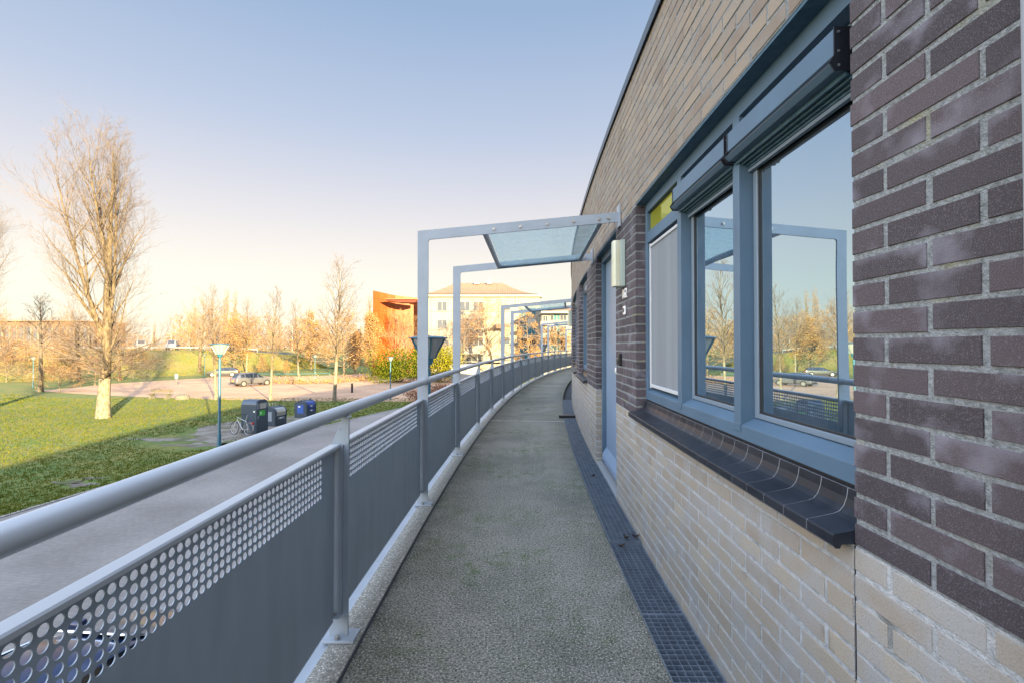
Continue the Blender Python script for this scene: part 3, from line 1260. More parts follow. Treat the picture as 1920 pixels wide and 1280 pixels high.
for i in range(NC):
    for j in range(NR):
        cx = hx0 + (i + .5) * pitch
        cz = hz0 + (j + .5) * pitch
        n0 = len(b.v)
        for y0 in (0, PT):
            for q in sq:
                b.v.append((cx + q[0], y0, cz + q[1]))
            for q in sq:
                b.v.append((cx + q[2], y0, cz + q[3]))
        for k in range(NS):
            k2 = (k + 1) % NS
            A, B_2 = n0 + k, n0 + k2
            for fc in ((A, B_2, B_2 + NS, A + NS), (A + 2 * NS, A + 3 * NS, B_2 + 3 * NS, B_2 + 2 * NS), (A + NS, B_2 + NS, B_2 + 3 * NS, A + 3 * NS)):
                b.f.append(fc)
                b.m.append(0)
                b.c.append(None)
b.box(0, PL, -.0015, PT + .001, PZ0 - .004, PZ0 - .0002)
panel0 = b.build('panel', M['panel'])
b = MB()
b.prism([(-.018, .8325), (.026, .8325), (.026, .843), (.022, .847), (-.014, .847), (-.018, .843)], .002, PL + .03, 'x', n=4)
capo = b.build('top_cap', M['rail'], panel0, smooth=True)
first = True
for a, c in zip(POST_S, POST_S[1:]):
    p = panel0 if first else panel0.copy()
    cp = capo if first else capo.copy()
    if not first:
        COL.objects.link(p)
        COL.objects.link(cp)
        cp.parent = p
    first = False
    A = Vector(PR(-.028, a + .028))
    Cc = Vector(PR(-.028, c - .01))
    d = Cc - A
    p.parent = rail
    p.location = A - Vector(rloc)
    p.rotation_euler = (0, 0, math.atan2(d.y, d.x))
    p.scale = (d.length / (PL + .03), 1, 1)
# handrail in lengths with a sleeve between
SL = [-9, -4.9, -.55, 4.02, 5.9, 11.3, 16.9, 22.5, 28.1, 33.7, 40]
for a, c in zip(SL, SL[1:]):
    b = MB()
    n = max(6, int((c - a) / .25))
    b.tube([PR(0, a + .003 + (c - a - .006) * i / n, RZ) for i in range(n + 1)], .0255, 24)
    b.build('handrail', M['rail'], rail, rloc, smooth=True)
    b = MB()
    b.tube([PR(0, a - .02, RZ), PR(0, a + .02, RZ)], .0235, 20)
    b.build('handrail_sleeve', M['gutter'], rail, rloc, smooth=True)
b = MB(PR)
b.box(-.13, -.042, -12, 42, -.24, .004, ny=140)
b.build('edge_channel', M['post'], rail, rloc)


# ------------------------------------------------------------------ glass canopies over the doors
def canopy(k0, k1, label):
    sa, sb = POST_S[k0], POST_S[k1]
    loc = PR(0, sa, 0)
    o = thing('glass_canopy', label, 'canopy', loc, group='glass canopies over the doors')
    ZL, ZR = 2.185, 2.325
    for s in (sa, sb):
        tf = post_tf(s)
        b = MB(tf)
        hw = .0075
        xl, xr = -.06, WO + .0
        dz = (ZR - ZL) / (xr - xl)
        bd = .078

        def zt(x):
            return ZL + dz * (x - xl)
        out_ = [(xl, .025), (xl + .085, .025)]
        cr = .02
        for i in range(5):
            a = PI + (PI / 2) * -i / 4
            xx = xl + .085 + cr + cr * math.cos(a)
            zz = zt(xl + .085 + cr) - bd - cr + cr * math.sin(a)
            out_.append((xx, zz))
        out_ += [(xr - .02, zt(xr - .02) - bd), (xr - .02, zt(xr - .02)), (xl, ZL)]
        # split in two convex-ish faces: use ngon prism
        b.prism(out_, -hw, hw, 'y')
        fr = b.build('support_frame', M['post'], o, loc, bevel=.0015)
        base_plate(s, fr, loc)
        b = MB(tf)
        zc = zt(xr) - bd / 2
        b.box(xr - .0195, xr - .003, -.045, .045, zc - .085, zc + .085)
        b.build('wall_plate', M['post'], fr, loc, bevel=.002)
        for x in (.55, .76, .97, 1.18, 1.38, 1.455):
            z = zt(x) - bd * .55
            q = MB(tf)
            for sg in (-1, 1):
                q.tube([(x, sg * (hw + .0003), z), (x, sg * (hw + .004), z)], .013, 10)
                q.tube([(x, sg * (hw + .004), z), (x, sg * (hw + .013), z)], .009, 6)
            q.build('bolt', M['steel'], fr, loc)
    # glass and its edge bars between the two frames
    xg0, xg1 = .50, 1.42
    tfa, tfb = post_tf(sa), post_tf(sb)
    dz = (ZR - ZL) / (WO + .06)

    def mid(x, t, z):
        A, B2 = tfa(x, .0085, z), tfb(x, -.0085, z)
        return tuple(lerp(u, v, t) for u, v in zip(A, B2))
    b = MB(mid)
    zz = lambda x: ZL + dz * (x + .06) - .05
    n = 2
    for sgn in (0, .012):
        b.grid([[(x, t, zz(x) + sgn) for x in (xg0, (xg0 + xg1) / 2, xg1)] for t in (.0, .5, 1)])
    b.face([(xg0, 0, zz(xg0)), (xg0, 1, zz(xg0)), (xg0, 1, zz(xg0) + .012), (xg0, 0, zz(xg0) + .012)])
    b.build('glass_pane', M['canopy_glass'], o, loc)
    for x, ww, hh2 in ((xg0 - .012, .03, .05), (xg1 - .01, .035, .06)):
        b = MB(mid)
        z = zz(x)
        b.box(x - ww, x, 0, 1, z - hh2 * .55, z - hh2 * .45)
        b.box(x - .006, x, 0, 1, z - hh2 * .45, z + hh2 * .45)
        b.build('edge_bar', M['post'], o, loc)
    for s_, yy in ((sa, .0085), (sb, -.0085)):
        b = MB(post_tf(s_))
        sg = 1 if yy > 0 else -1
        b.prism([(xg0 - .012, zz(xg0) - .020), (xg1, zz(xg1) - .020), (xg1, zz(xg1) - .012), (xg0 - .012, zz(xg0) - .012)], min(yy, yy + sg * .03), max(yy, yy + sg * .03), 'y')
        b.build('glass_bead', M['frame'], o, loc)
    return o


canopy(*CAN[0], 'nearest glass canopy on grey flat bar frames, over the blue door by the big window')
canopy(*CAN[1], 'second glass canopy along the walkway, seen under the nearest one')
canopy(*CAN[2], 'third glass canopy, small, in front of the teal panels of the cream flats')
canopy(*CAN[3], 'last glass canopy, a thin post mostly hidden by the curved wall')
#@@PART2
# ------------------------------------------------------------------ trees
M['bark'] = mat('bark', (.17, .145, .105), .9, col2=(.095, .075, .05), nscale=5, lo=.4, hi=.65, stretch=(1, 1, .35), bump=.8, bscale=18, col3=(.2, .19, .13), n3=3)
M['bark_pale'] = mat('pale_bark', (.15, .12, .078), .9, col2=(.06, .042, .026), nscale=7, lo=.42, hi=.62, stretch=(1, 1, .4), bump=.8, bscale=14)
M['bark_foot'] = mat('pale_lower_bark', (.215, .195, .145), .9, col2=(.10, .085, .055), nscale=9, lo=.46, hi=.66, stretch=(1, 1, .4), bump=.8, bscale=14)
M['twig'] = mat('twig', (.13, .105, .10), .85)
M['twig_orange'] = mat('orange_twig', (.235, .15, .09), .85)
M['twig_dark'] = mat('dark_twig', (.045, .035, .035), .85)
M['leaf_brown'] = leafmat('dry_leaf', (.30, .165, .065), (.46, .31, .145))
M['leaf_green'] = leafmat('laurel_leaf', (.03, .06, .008), (.15, .17, .018), .3)
M['leaf_yellow'] = leafmat('sunny_laurel_leaf', (.07, .09, .008), (.30, .28, .025), .3)
M['leaf_red'] = leafmat('russet_leaf', (.20, .09, .06), (.28, .14, .08))


def mkdir(az, pol):
    return Vector((math.sin(pol) * math.cos(az), math.sin(pol) * math.sin(az), math.cos(pol)))


def limb(rng, p, d, ln, r0, r1, n, wob, up):
    pts, rr = [p.copy()], [r0]
    d = d.copy()
    for i in range(n):
        d = (d + Vector((rng.gauss(0, wob), rng.gauss(0, wob), rng.gauss(0, wob) + up))).normalized()
        p = p + d * (ln / n)
        pts.append(p.copy())
        rr.append(lerp(r0, r1, (i + 1) / n))
    return pts, rr


def pick(pts, rr, t):
    x = t * (len(pts) - 1)
    i = min(int(x), len(pts) - 2)
    f = x - i
    return pts[i].lerp(pts[i + 1], f), (pts[i + 1] - pts[i]).normalized(), lerp(rr[i], rr[i + 1], f)


def make_tree(seed, H, r, clear, n1, ang, blen, n2, n3, n4=0, up=.1, wob=.07, flare=1.25, forks=0, tw=.006, mb='bark', mt='twig', leaves=0, leafsize=.12, lm='leaf_brown', lowspread=0.0, shape=None, pale=0, lowextra=0):
    """trunk with limbs in one mesh, twigs (and clinging leaves) in the other"""
    rng = random.Random(seed)
    T, K = MB(), MB()
    tips = []
    stems = []
    tp, tr = limb(rng, Vector((0, 0, 0)), Vector((0, 0, 1)), H, r, .012, 14, wob * .35, .02)
    tr[0] = r * flare
    stems.append((tp, tr, clear, H))
    for k in range(forks):
        t = .27 + .09 * k + rng.uniform(-.02, .02)
        p, d, rad_ = pick(tp, tr, t)
        az = k * 2.4 + rng.random()
        pts, rr = limb(rng, p, mkdir(az, rad(rng.uniform(13, 22))), H * (.97 - t) * rng.uniform(.85, 1.0), rad_ * .6, .012, 10, wob * .5, .10)
        stems.append((pts, rr, .12, H * (1 - t)))
    for pts, rr, cl, hh in stems:
        if pale and hh == H:
            nb = max(2, int(round(pale * 14)))
            T.tube(pts[:nb + 1], rr[:nb + 1], 10, mi=1, cap=False)
            T.tube(pts[nb:], rr[nb:], 10)
        else:
            T.tube(pts, rr, 10 if rr[0] > .1 else 7)
    l1 = []
    tot = sum(s[3] for s in stems)
    for si, (pts, rr, cl, hh) in enumerate(stems):
        nn = int(n1 * hh / tot)
        for k in range(nn):
            t = cl + (.985 - cl) * ((k + rng.random()) / nn)
            p, d, rad_ = pick(pts, rr, t)
            az = k * 2.399 + rng.uniform(-.4, .4) + si
            a = rad(lerp(ang[0], ang[1], t) + rng.uniform(-9, 9))
            up_ = up
            if lowspread and t < cl + .16 and si == 0:
                a = rad(rng.uniform(55, 92))
            f = shape(t) if shape else (1 - t) ** .6
            ln = blen * f * rng.uniform(.75, 1.15) + .35
            bp, br = limb(rng, p, mkdir(az, a), ln, min(rad_ * .6, .012 + ln * .014), .006, 6, wob, up * (.35 if a > .95 and lowspread else 1))
            T.tube(bp, br, 5, cap=False)
            l1.append((bp, br, ln))
    for k in range(lowextra):
        t = clear * .85 + .13 * rng.random()
        p, d, rad_ = pick(tp, tr, t)
        ln = rng.uniform(2.6, 5.2)
        bp, br = limb(rng, p, mkdir(k * 2.399 + rng.uniform(-.3, .3), rad(rng.uniform(58, 94))), ln, min(rad_ * .3, .014 + ln * .012), .006, 7, wob * 1.5, .02)
        T.tube(bp, br, 5, cap=False)
        l1.append((bp, br, ln))
    l2 = []
    for bp, br, ln in l1:
        m = max(2, int(n2 * ln / blen * 1.3))
        for k in range(m):
            t = .18 + .8 * (k + rng.random()) / m
            p, d, rad_ = pick(bp, br, t)
            side = d.cross(Vector((rng.gauss(0, 1), rng.gauss(0, 1), rng.gauss(0, 1)))).normalized()
            dd = (d + side * rng.uniform(.45, .85)).normalized()
            l_ = ln * rng.uniform(.28, .5) * (1.1 - t * .5) + .2
            q, qr = limb(rng, p, dd, l_, min(rad_ * .65, .004 + l_ * .009), tw * .8, 4, wob * 1.2, up)
            K.tube(q, qr, 3, cap=False)
            l2.append((q, qr, l_))
    for q, qr, l_ in l2:
        for k in range(n3):
            t = .2 + .78 * (k + rng.random()) / n3
            p, d, rad_ = pick(q, qr, t)
            side = d.cross(Vector((rng.gauss(0, 1), rng.gauss(0, 1), rng.gauss(0, 1)))).normalized()
            dd = (d + side * rng.uniform(.4, .9)).normalized()
            l3 = l_ * rng.uniform(.3, .55) + .12
            u, ur = limb(rng, p, dd, l3, tw, tw * .55, 2, wob, up)
            K.tube(u, ur, 3, cap=False)
            tips.append((u[-1], dd))
            tips.append((u[1], dd))
            for k4 in range(n4):
                p, d, _ = pick(u, ur, .3 + .65 * rng.random())
                side = d.cross(Vector((rng.gauss(0, 1), rng.gauss(0, 1), rng.gauss(0, 1)))).normalized()
                v, vr = limb(rng, p, (d + side * .7).normalized(), l3 * rng.uniform(.35, .6), tw * .7, tw * .45, 1, wob, up)
                K.tube(v, vr, 3, cap=False)
    nl = 0
    if leaves:
        # leaves hang on in clumps: some twigs keep many, some none
        clump = [rng.random() ** 2 for _ in tips]
        cs = sum(clump)
        for (p, d), cw in zip(tips, clump):
            for _ in range(int(cw / cs * leaves + rng.random())):
                c = p + Vector((rng.gauss(0, .16), rng.gauss(0, .16), rng.gauss(-.05, .16)))
                leaf(K, rng, c, leafsize * rng.uniform(.6, 1.3), 1)
    mats = [M[mt]] + ([M[lm]] if leaves else [])
    return (T, [M[mb], M['bark_foot']], K, mats)


def leaf(K, rng, c, s, mi):
    a = Vector((rng.gauss(0, 1), rng.gauss(0, 1), rng.gauss(0, 1))).normalized()
    bb = a.orthogonal().normalized()
    a, bb = a * s * .5, bb * s * .32
    x = rng.random()
    K.face([c - a, c + bb, c + a, c - bb], mi, (x, x, x), raw=True)


SPECIES = {}


def plant_tree(kind, name, label, cat, x, y, z=G, h=1.0, w=1.0, rz=0.0, group=None):
    if kind not in SPECIES:
        T, mb_, K, mts = make_tree(**KINDS[kind])
        SPECIES[kind] = (T.build('trunk', mb_, smooth=True, angle=70), K.build('crown', mts))
        t, k = SPECIES[kind]
    else:
        t, k = SPECIES[kind]
        t, k = t.copy(), k.copy()
        COL.objects.link(t)
        COL.objects.link(k)
    o = thing(name, label, cat, (x, y, z), rz, group)
    o.scale = (w, w, h)
    t.parent = o
    k.parent = o
    return o


KINDS = {
    'poplar': dict(seed=11, H=19.3, r=.385, clear=.16, n1=80, ang=(44, 16), blen=5.0, n2=8, n3=6, n4=2, up=.075, wob=.055, forks=4, tw=.0058, mb='bark_pale', flare=1.14, pale=.16, lowextra=20,
                   shape=lambda t: .35 + .75 * (1 - t) ** .8),
    'street': dict(seed=5, H=10, r=.15, clear=.3, n1=30, ang=(58, 25), blen=3.5, pale=.3, n2=6, n3=4, n4=1, up=.06, wob=.05, tw=.0085, mb='bark_pale', flare=1.1),
    'street_b': dict(seed=23, H=10, r=.14, clear=.33, n1=26, ang=(55, 28), blen=3.6, pale=.3, n2=6, n3=4, n4=1, up=.09, wob=.05, tw=.0085, mb='bark_pale', flare=1.1),
    'spread': dict(seed=31, H=9.5, r=.2, clear=.3, n1=26, ang=(62, 24), blen=4.6, n2=8, n3=5, n4=1, up=.09, wob=.07, tw=.011, mb='bark_pale', mt='twig_orange', forks=1),
    'dark': dict(seed=41, H=10, r=.24, clear=.42, n1=22, ang=(58, 25), blen=3.0, n2=6, n3=4, n4=1, up=.06, wob=.07, tw=.012, mb='bark', mt='twig_dark'),
    'beech': dict(seed=51, H=8, r=.13, clear=.12, n1=34, ang=(66, 22), blen=2.9, n2=6, n3=4, up=.05, wob=.07, tw=.009, mt='twig_orange', leaves=3000, leafsize=.19),
    'beech_b': dict(seed=52, H=8, r=.13, clear=.1, n1=30, ang=(70, 30), blen=3.4, n2=6, n3=4, up=.05, wob=.09, tw=.009, mt='twig_orange', leaves=2300, leafsize=.19),
    'column': dict(seed=61, H=8.5, r=.13, clear=.04, n1=46, ang=(35, 14), blen=1.9, n2=6, n3=4, up=.13, wob=.05, tw=.008, mt='twig_orange', leaves=5200, leafsize=.19, shape=lambda t: .25 + .9 * math.sin(PI * min(1, t * .92 + .06)) ** .7),
    'bare': dict(seed=71, H=8.5, r=.16, clear=.14, n1=24, ang=(68, 30), blen=4.6, n2=7, n3=5, n4=1, up=.035, wob=.11, tw=.010, mt='twig_orange', forks=1, leaves=700, leafsize=.14),
    'fastig': dict(seed=81, H=14, r=.18, clear=.1, n1=44, ang=(24, 12), blen=2.7, n2=6, n3=4, up=.13, wob=.04, tw=.016, mt='twig_orange', shape=lambda t: .3 + .8 * (1 - t)),
    'far': dict(seed=91, H=9, r=.16, clear=.16, n1=26, ang=(64, 26), blen=3.6, n2=6, n3=4, up=.06, wob=.08, tw=.02, mt='twig_orange', leaves=250, leafsize=.3),
    'clump': dict(seed=97, H=9.5, r=.12, clear=.25, n1=26, ang=(85, 60), blen=1.9, n2=4, n3=3, up=-.01, wob=.08, tw=.008, mt='twig_dark', leaves=2300, leafsize=.17),
    'bush': dict(seed=99, H=3.2, r=.05, clear=.04, n1=36, ang=(66, 30), blen=2.3, n2=5, n3=4, up=.05, wob=.11, tw=.010, mt='twig_orange', leaves=900, leafsize=.12, forks=2),
}


def tree(kind, px, py, label, top=None, cat='tree', name='bare_tree', w=1.0, rz=0.0, z=G, group=None, fh=None):
    """stand a tree where its foot is; top = pixel row of its tip gives its height"""
    x, y, _ = at(px, py, z)
    h = fh or 1.0
    if top is not None:
        h = ((py - top) / FPX * y) / KINDS[kind]['H']
    return plant_tree(kind, name, label, cat, x, y, z, h, w * h, rz, group)


tree('poplar', 193, 783, 'tall bare tree with a thick pale trunk standing alone on the lawn', top=266, name='bare_tree', w=1.02, rz=3.6)
tree('poplar', -62, 778, 'tall bare tree whose branches reach in from the left edge', top=330, w=.95, rz=3.3)
tree('dark', 76, 734, 'slim tree with dark crown and sunlit trunk next to a blue pole', top=560, rz=.5)
tree('spread', 148, 713, 'low pale trunked tree in russet scrub left of the tallest tree', top=592, rz=2.2, w=1.15)
tree('spread', 224, 713, 'short pale trunked tree right behind the tallest tree', top=588, rz=4.2, w=1.1)
tree('spread', 374, 701, 'wide crowned bare tree at the foot of the green dyke', top=566, rz=1.1, w=1.05)
tree('street', 405, 749, 'bare street tree right behind the blue lamp post by the lawn', top=546, rz=.2, w=.9)
tree('street_b', 507, 750, 'bare street tree rising behind the waste containers', top=548, rz=1.7, w=.85)
tree('street', 627, 751, 'tallest bare street tree, its foot in shade right of the bike', top=496, rz=2.9, w=.95)
tree('beech', 438, 700, 'brown leaved tree behind the silver car', top=604, name='beech_tree', rz=.3, w=1.2)
tree('beech_b', 470, 688, 'brown leaved tree behind the white car', top=600, name='beech_tree', rz=1.3, w=1.1)
tree('beech', 584, 698, 'brown leaved tree on the left of the grass mound', top=592, name='beech_tree', rz=2.1, w=1.1)
tree('beech_b', 645, 706, 'brown leaved tree behind the tallest street tree', top=588, name='beech_tree', rz=.9, w=1.15)
tree('column', 697, 708, 'slim brown leaved column tree in front of the orange wall', top=603, name='beech_tree', w=1.15)
tree('column', 665, 700, 'bushy brown tree with a purplish shrub look left of the column tree', top=632, name='beech_tree', w=1.6, rz=2)
tree('beech_b', 492, 702, 'little brown beech at the corner of the car park', top=668, name='beech_tree', w=.9, rz=2.5)
tree('beech', 537, 704, 'little brown beech between two parking bays', top=676, name='beech_tree', w=.8, rz=3.5)
tree('bare', 762, 704, 'orange twigged tree right in front of the orange wall', top=586, w=1.0, rz=.6)
tree('bare', 925, 706, 'spreading bare tree before the cream flats', top=568, w=1.1, rz=2.0)
tree('bare', 860, 706, 'smaller spreading tree left of the flats glazed bay', top=596, w=1.0, rz=4.0)
tree('clump', 990, 716, 'straggly tree with drooping brown clumps before the teal windows', top=578, w=1.0, name='larch_tree')
tree('bush', 1052, 708, 'brown shrub before the right wing of the flats', top=632, cat='shrub', name='bare_shrub', w=1.2)
tree('spread', 14, 706, 'bare spreading tree nearest the left edge, before the long brown building', top=588, rz=3.1, w=1.2)
tree('spread', 112, 704, 'bare spreading tree between the slim dark tree and the low trunked one', top=596, rz=5.1, w=1.2)
tree('spread', 190, 702, 'bare spreading tree hidden right behind the tallest trunk', top=590, rz=.7, w=1.2)
tree('street_b', 560, 716, 'thin bare tree between the little beech and the grass mound', top=570, rz=4.4, w=.9)
tree('street', 462, 700, 'thin bare tree just left of the white car', top=566, rz=2.4, w=.9)
for k, (px, py, tp) in enumerate(((428, 693, 552), (441, 692, 556), (418, 692, 566))):
    tree('fastig', px, py, ['tallest of three narrow poplars behind the brown trees', 'right one of three narrow poplars behind the brown trees', 'left one of three narrow poplars behind the brown trees'][k], top=tp, name='poplar_tree', rz=k * 1.3, w=.9)
rng = random.Random(3)
for k in range(64):
    px = -40 + k * 11.6 + rng.uniform(-7, 7)
    D = rng.uniform(118, 185)
    x = (px - 960) / FPX * D
    hgt = rng.uniform(.8, 1.35) * (1.15 if 330 < px < 720 else .9)
    z = G
    if px < 300:
        hgt *= .85
    plant_tree('far' if k % 7 else 'fastig', 'bare_tree', 'bare tree in the crowded belt along the horizon', 'tree', x, D, z, hgt * D / 150, rng.uniform(.95, 1.4) * hgt * D / 150, rng.random() * 6, 'bare trees along the horizon')
# russet scrub on the left, at the dyke foot
for k, (px, py, tp, lb) in enumerate(((12, 716, 668, 'russet bush at the left edge of the picture'), (112, 735, 694, 'russet bush right beside the slim dark tree'), (34, 705, 650, 'russet bush left of the blue pole'),
                                      (132, 716, 670, 'russet bush in front of the low trunked tree'), (178, 722, 676, 'russet bush against the left side of the thick trunk'), (250, 708, 664, 'russet bush at the dyke just right of the thick trunk'), (100, 712, 655, 'russet bush behind the slim dark tree'))):
    tree('bush', px, py, lb, top=tp, cat='bush', name='russet_bush', w=1.5, rz=k * 1.1)


def leafy(name, label, cat, px, py, wx, wy, h, n, lm='leaf_green', size=.15, seed=1, z=G, group=None):
    rng = random.Random(seed)
    x, y, _ = at(px, py, z)
    o = thing(name, label, cat, (x, y, z), 0, group)
    b = MB()
    for k in range(9):
        a = rng.random() * 6.28
        b.tube([(0, 0, 0), (wx * .25 * math.cos(a), wy * .25 * math.sin(a), h * .4), (wx * .42 * math.cos(a), wy * .42 * math.sin(a), h * .75)], [.05, .035, .012], 5)
    b.build('stem', M['bark'], o)
    b = MB()
    lumps = [(rng.uniform(-.34, .34) * wx, rng.uniform(-.34, .34) * wy, rng.uniform(.14, .70) * h, rng.uniform(.2, .34)) for _ in range(20)]
    for _ in range(n):
        lx, ly, lz, lr = rng.choice(lumps)
        d = Vector((rng.gauss(0, 1), rng.gauss(0, 1), rng.gauss(0, 1))).normalized() * (rng.random() ** .35)
        c = Vector((lx + d.x * lr * wx, ly + d.y * lr * wy, max(.05, lz + d.z * lr * h)))
        leaf(b, rng, c, size * rng.uniform(.6, 1.4), 0)
    b.build('foliage', M[lm], o)
    return o


leafy('laurel_bush', 'big dark green laurel bush left of the nearest canopy post', 'bush', 752, 716, 8.5, 5, 5.3, 9000, seed=4, size=.19)
leafy('laurel_bush', 'bright yellow green laurel bush right behind the big blue lamp', 'bush', 822, 716, 6.5, 5, 5.6, 8000, lm='leaf_yellow', seed=6, size=.19)
leafy('low_shrub', 'dull reddish low shrub below the railing near the big blue lamp', 'shrub', 800, 757, 4.2, 4.5, 1.4, 3600, 'leaf_red', .1, 8)
leafy('low_shrub', 'dull reddish low shrub beside the white shed roof', 'shrub', 850, 745, 5, 5, 1.5, 3600, 'leaf_red', .1, 9)
leafy('low_shrub', 'green ivy shrub at the right wing of the flats', 'shrub', 1066, 700, 4, 3, 3.4, 1800, 'leaf_green', .2, 12)
# clipped dry beech hedges along the road, one per run
for k, (pa, pb, lb) in enumerate((((497, 718.5), (560, 720.5), 'low orange brown hedge behind the silver car'), ((562, 720.5), (640, 718), 'low orange brown hedge along the road below the grass mound'),
                                  ((643, 717.5), (716, 712.5), 'low orange brown hedge in front of the laurel'), ((512, 690), (552, 689), 'short orange hedge beside the white estate car'))):
    A, B2 = Vector(at(*pa)), Vector(at(*pb))
    rng = random.Random(40 + k)
    b = MB()
    ln = (B2 - A).length
    d = (B2 - A).normalized()
    nrm = Vector((-d.y, d.x, 0))
    for _ in range(int(ln * 130)):
        c = A + d * rng.uniform(0, ln) + nrm * rng.gauss(1.0, .55) + Vector((0, 0, abs(rng.gauss(0, .38)) + .03 + .12 * math.sin(_ * 12.9)))
        leaf(b, rng, c, .17 * rng.uniform(.6, 1.3), 0)
    tag(b.build('hedge', M['leaf_brown']), lb, 'hedge', 'low beech hedges round the car park')

# ------------------------------------------------------------------ grass (uncountable)
M['blade'] = leafmat('grass_blade', (.055, .12, .02), (.19, .17, .032), .3)
rng = random.Random(17)
b = MB()


def blades(b, x, y, z, h, wd, n=3):
    t = rng.random()
    t2 = min(1, max(0, t * .8 + .2 * rng.random()))
    for _ in range(n):
        a = rng.random() * 6.28
        ox, oy = rng.gauss(0, .04), rng.gauss(0, .04)
        dx, dy = math.cos(a) * wd, math.sin(a) * wd
        lx, ly = rng.gauss(0, .35) * h, rng.gauss(0, .35) * h
        hh = h * rng.uniform(.6, 1.2)
        b.face([(x + ox - dx, y + oy - dy, z), (x + ox + dx, y + oy + dy, z), (x + ox + lx, y + oy + ly, z + hh)], 0, (t2, t2, t2), raw=True)


bare = [at(q[0], q[1])[:2] + (q[2],) for q in ((345, 823, 2.4), (375, 833, 1.6), (410, 812, 1.8), (430, 805, 2.5), (480, 805, 3.4), (520, 795, 3.0), (575, 785, 2.8), (130, 903, .4), (150, 908, .5))]
cnt = 0
while cnt < 36000:
    y = 13 + 38 * rng.random() ** 1.5
    x = -15.4 + (y - 1) ** 2 / 220 - 46 * rng.random() ** 1.25 * (y / 40 + .3)
    if x < -1.45 * y - 4:
        continue
    if y > 44 and x > -60:
        if y > 46:
            continue
    if any((x - q[0]) ** 2 + (y - q[1]) ** 2 < q[2] ** 2 * rng.uniform(.5, 1.2) for q in bare):
        continue
    cnt += 1
    blades(b, x, y, G, .055 + .03 * rng.random(), .008 + y * .0004)
for _ in range(13000):
    x, y = rng.uniform(-95, -42), rng.uniform(30, 62)
    if y > 46 - (x + 42) * .45 or x < -1.6 * y:
        continue
    blades(b, x, y, G, .07 + .04 * rng.random(), .03)
tag(b.build('grass', M['blade']), 'short winter grass covering the lawn', 'grass', kind='stuff')
M['blade_dry'] = leafmat('dry_blade', (.15, .17, .025), (.29, .22, .06), .3)
b = MB()
for _ in range(16000):
    i = rng.randrange(len(F_) - 1)
    t, u = rng.random(), rng.random()
    fx_, fy_ = lerp(F_[i][0], F_[i + 1][0], u), lerp(F_[i][1], F_[i + 1][1], u)
    cx_, cy_ = lerp(C_[i][0], C_[i + 1][0], u), lerp(C_[i][1], C_[i + 1][1], u)
    hgt = lerp(H_[i], H_[i + 1], u)
    blades(b, lerp(fx_, cx_, t), lerp(fy_, cy_, t), G + hgt * (3 * t * t - 2 * t ** 3), .22, .03)
tag(b.build('dyke_grass', M['blade_dry']), 'rough tufted grass on the slope of the dyke', 'grass', kind='stuff')

# ------------------------------------------------------------------ lamp posts
M['teal'] = mat('teal_paint', (.022, .125, .185), .4, col2=(.018, .10, .15), nscale=3, coat=.2)
M['opal'] = mat('opal_shade', (.30, .31, .30), .35)
M['alu_dull'] = mat('dull_metal', (.2, .2, .2), .4, .6)


def make_lamp():
    o = thing('street_lamp', 'x', 'street lamp', (0, 0, 0))
    H = 5.0
    b = MB()
    b.lathe([(.085, 0), (.085, .9), (.06, 1.0), (.055, H - .72)], 14)
    b.build('pole', M['teal'], o, smooth=True)
    b = MB()
    b.lathe([(.036, H - .72), (.036, H - .62), (.085, H - .60), (.12, H - .47)], 14)
    b.build('collar', M['teal'], o, smooth=True)
    b = MB()
    b.lathe([(.115, H - .469), (.33, H - .055)], 20)
    b.build('shade', M['opal'], o, smooth=True)
    b = MB()
    b.lathe([(.34, H - .054), (.43, H - .04), (.43, H - .028), (.3, H + .0), (.0005, H + .02)], 24)
    b.build('cap', M['teal'], o, smooth=True)
    for k in range(4):
        a = k * PI / 2 + .5
        c, s = math.cos(a), math.sin(a)
        b = MB(lambda x, y, z, c=c, s=s: (x * c - y * s, x * s + y * c, z))
        b.prism([(.12, H - .475), (.16, H - .475), (.375, H - .054), (.325, H - .054)], -.012, .012, 'y')
        b.build('rib', M['teal'], o)
    return o


lamp0 = make_lamp()
LAMPS = [(lambda: (-13.15, 22.0, G), 'teal street lamp on the lawn edge, between the tall tree and the waste containers'),
         (lambda: at(732, 749, G), 'small teal street lamp in front of the laurel, its foot in shade'),
         (lambda: (-1.80, 10.5, G + .1), 'big blue street lamp head close behind the nearest canopy post'),
         (lambda: (2.28, 36.0, G), 'dark street lamp head above the far railing, before the right wing'),
         (lambda: at(590.5, 713.5, G), 'thin teal street lamp beside the grass mound'),
         (lambda: at(383.5, 707, G), 'thin teal street lamp next to the wide crowned tree'),
         (lambda: at(62, 727, G), 'blue pole of a street lamp beside the slim dark tree')]
for k, (f, lb) in enumerate(LAMPS):
    l = lamp0 if k == 0 else copy_tree(lamp0)
    l.location = f()
    l['label'] = lb
    l['group'] = 'teal street lamps'
    l.rotation_euler = (0, 0, k * .7)
    if k == 1:
        l.scale = (.9, .9, .78)
    if k in (4, 5, 6):
        l.scale = (.8, .8, .72)

# ------------------------------------------------------------------ bins, bicycle, bench, small things by the lawn
M['bin'] = mat('dark_blue_bin', (.024, .045, .075), .35, col2=(.03, .055, .088), nscale=4, coat=.2)
M['bin_top'] = mat('bin_top_metal', (.07, .10, .14), .3, .3)
M['steel_lid'] = mat('steel_lid', (.45, .46, .46), .3, .7)
M['green_s'] = mat('green_sticker', (.05, .42, .05), .5)
M['blue_s'] = mat('blue_sticker', (.02, .09, .38), .5)
M['grey_s'] = mat('grey_sticker', (.22, .26, .32), .5)
M['blue_lid'] = mat('blue_bin_lid', (.02, .06, .28), .35, coat=.2)
AZ = math.atan2(.96, .28) - PI / 2       # local x = towards the lane (front), y = along it


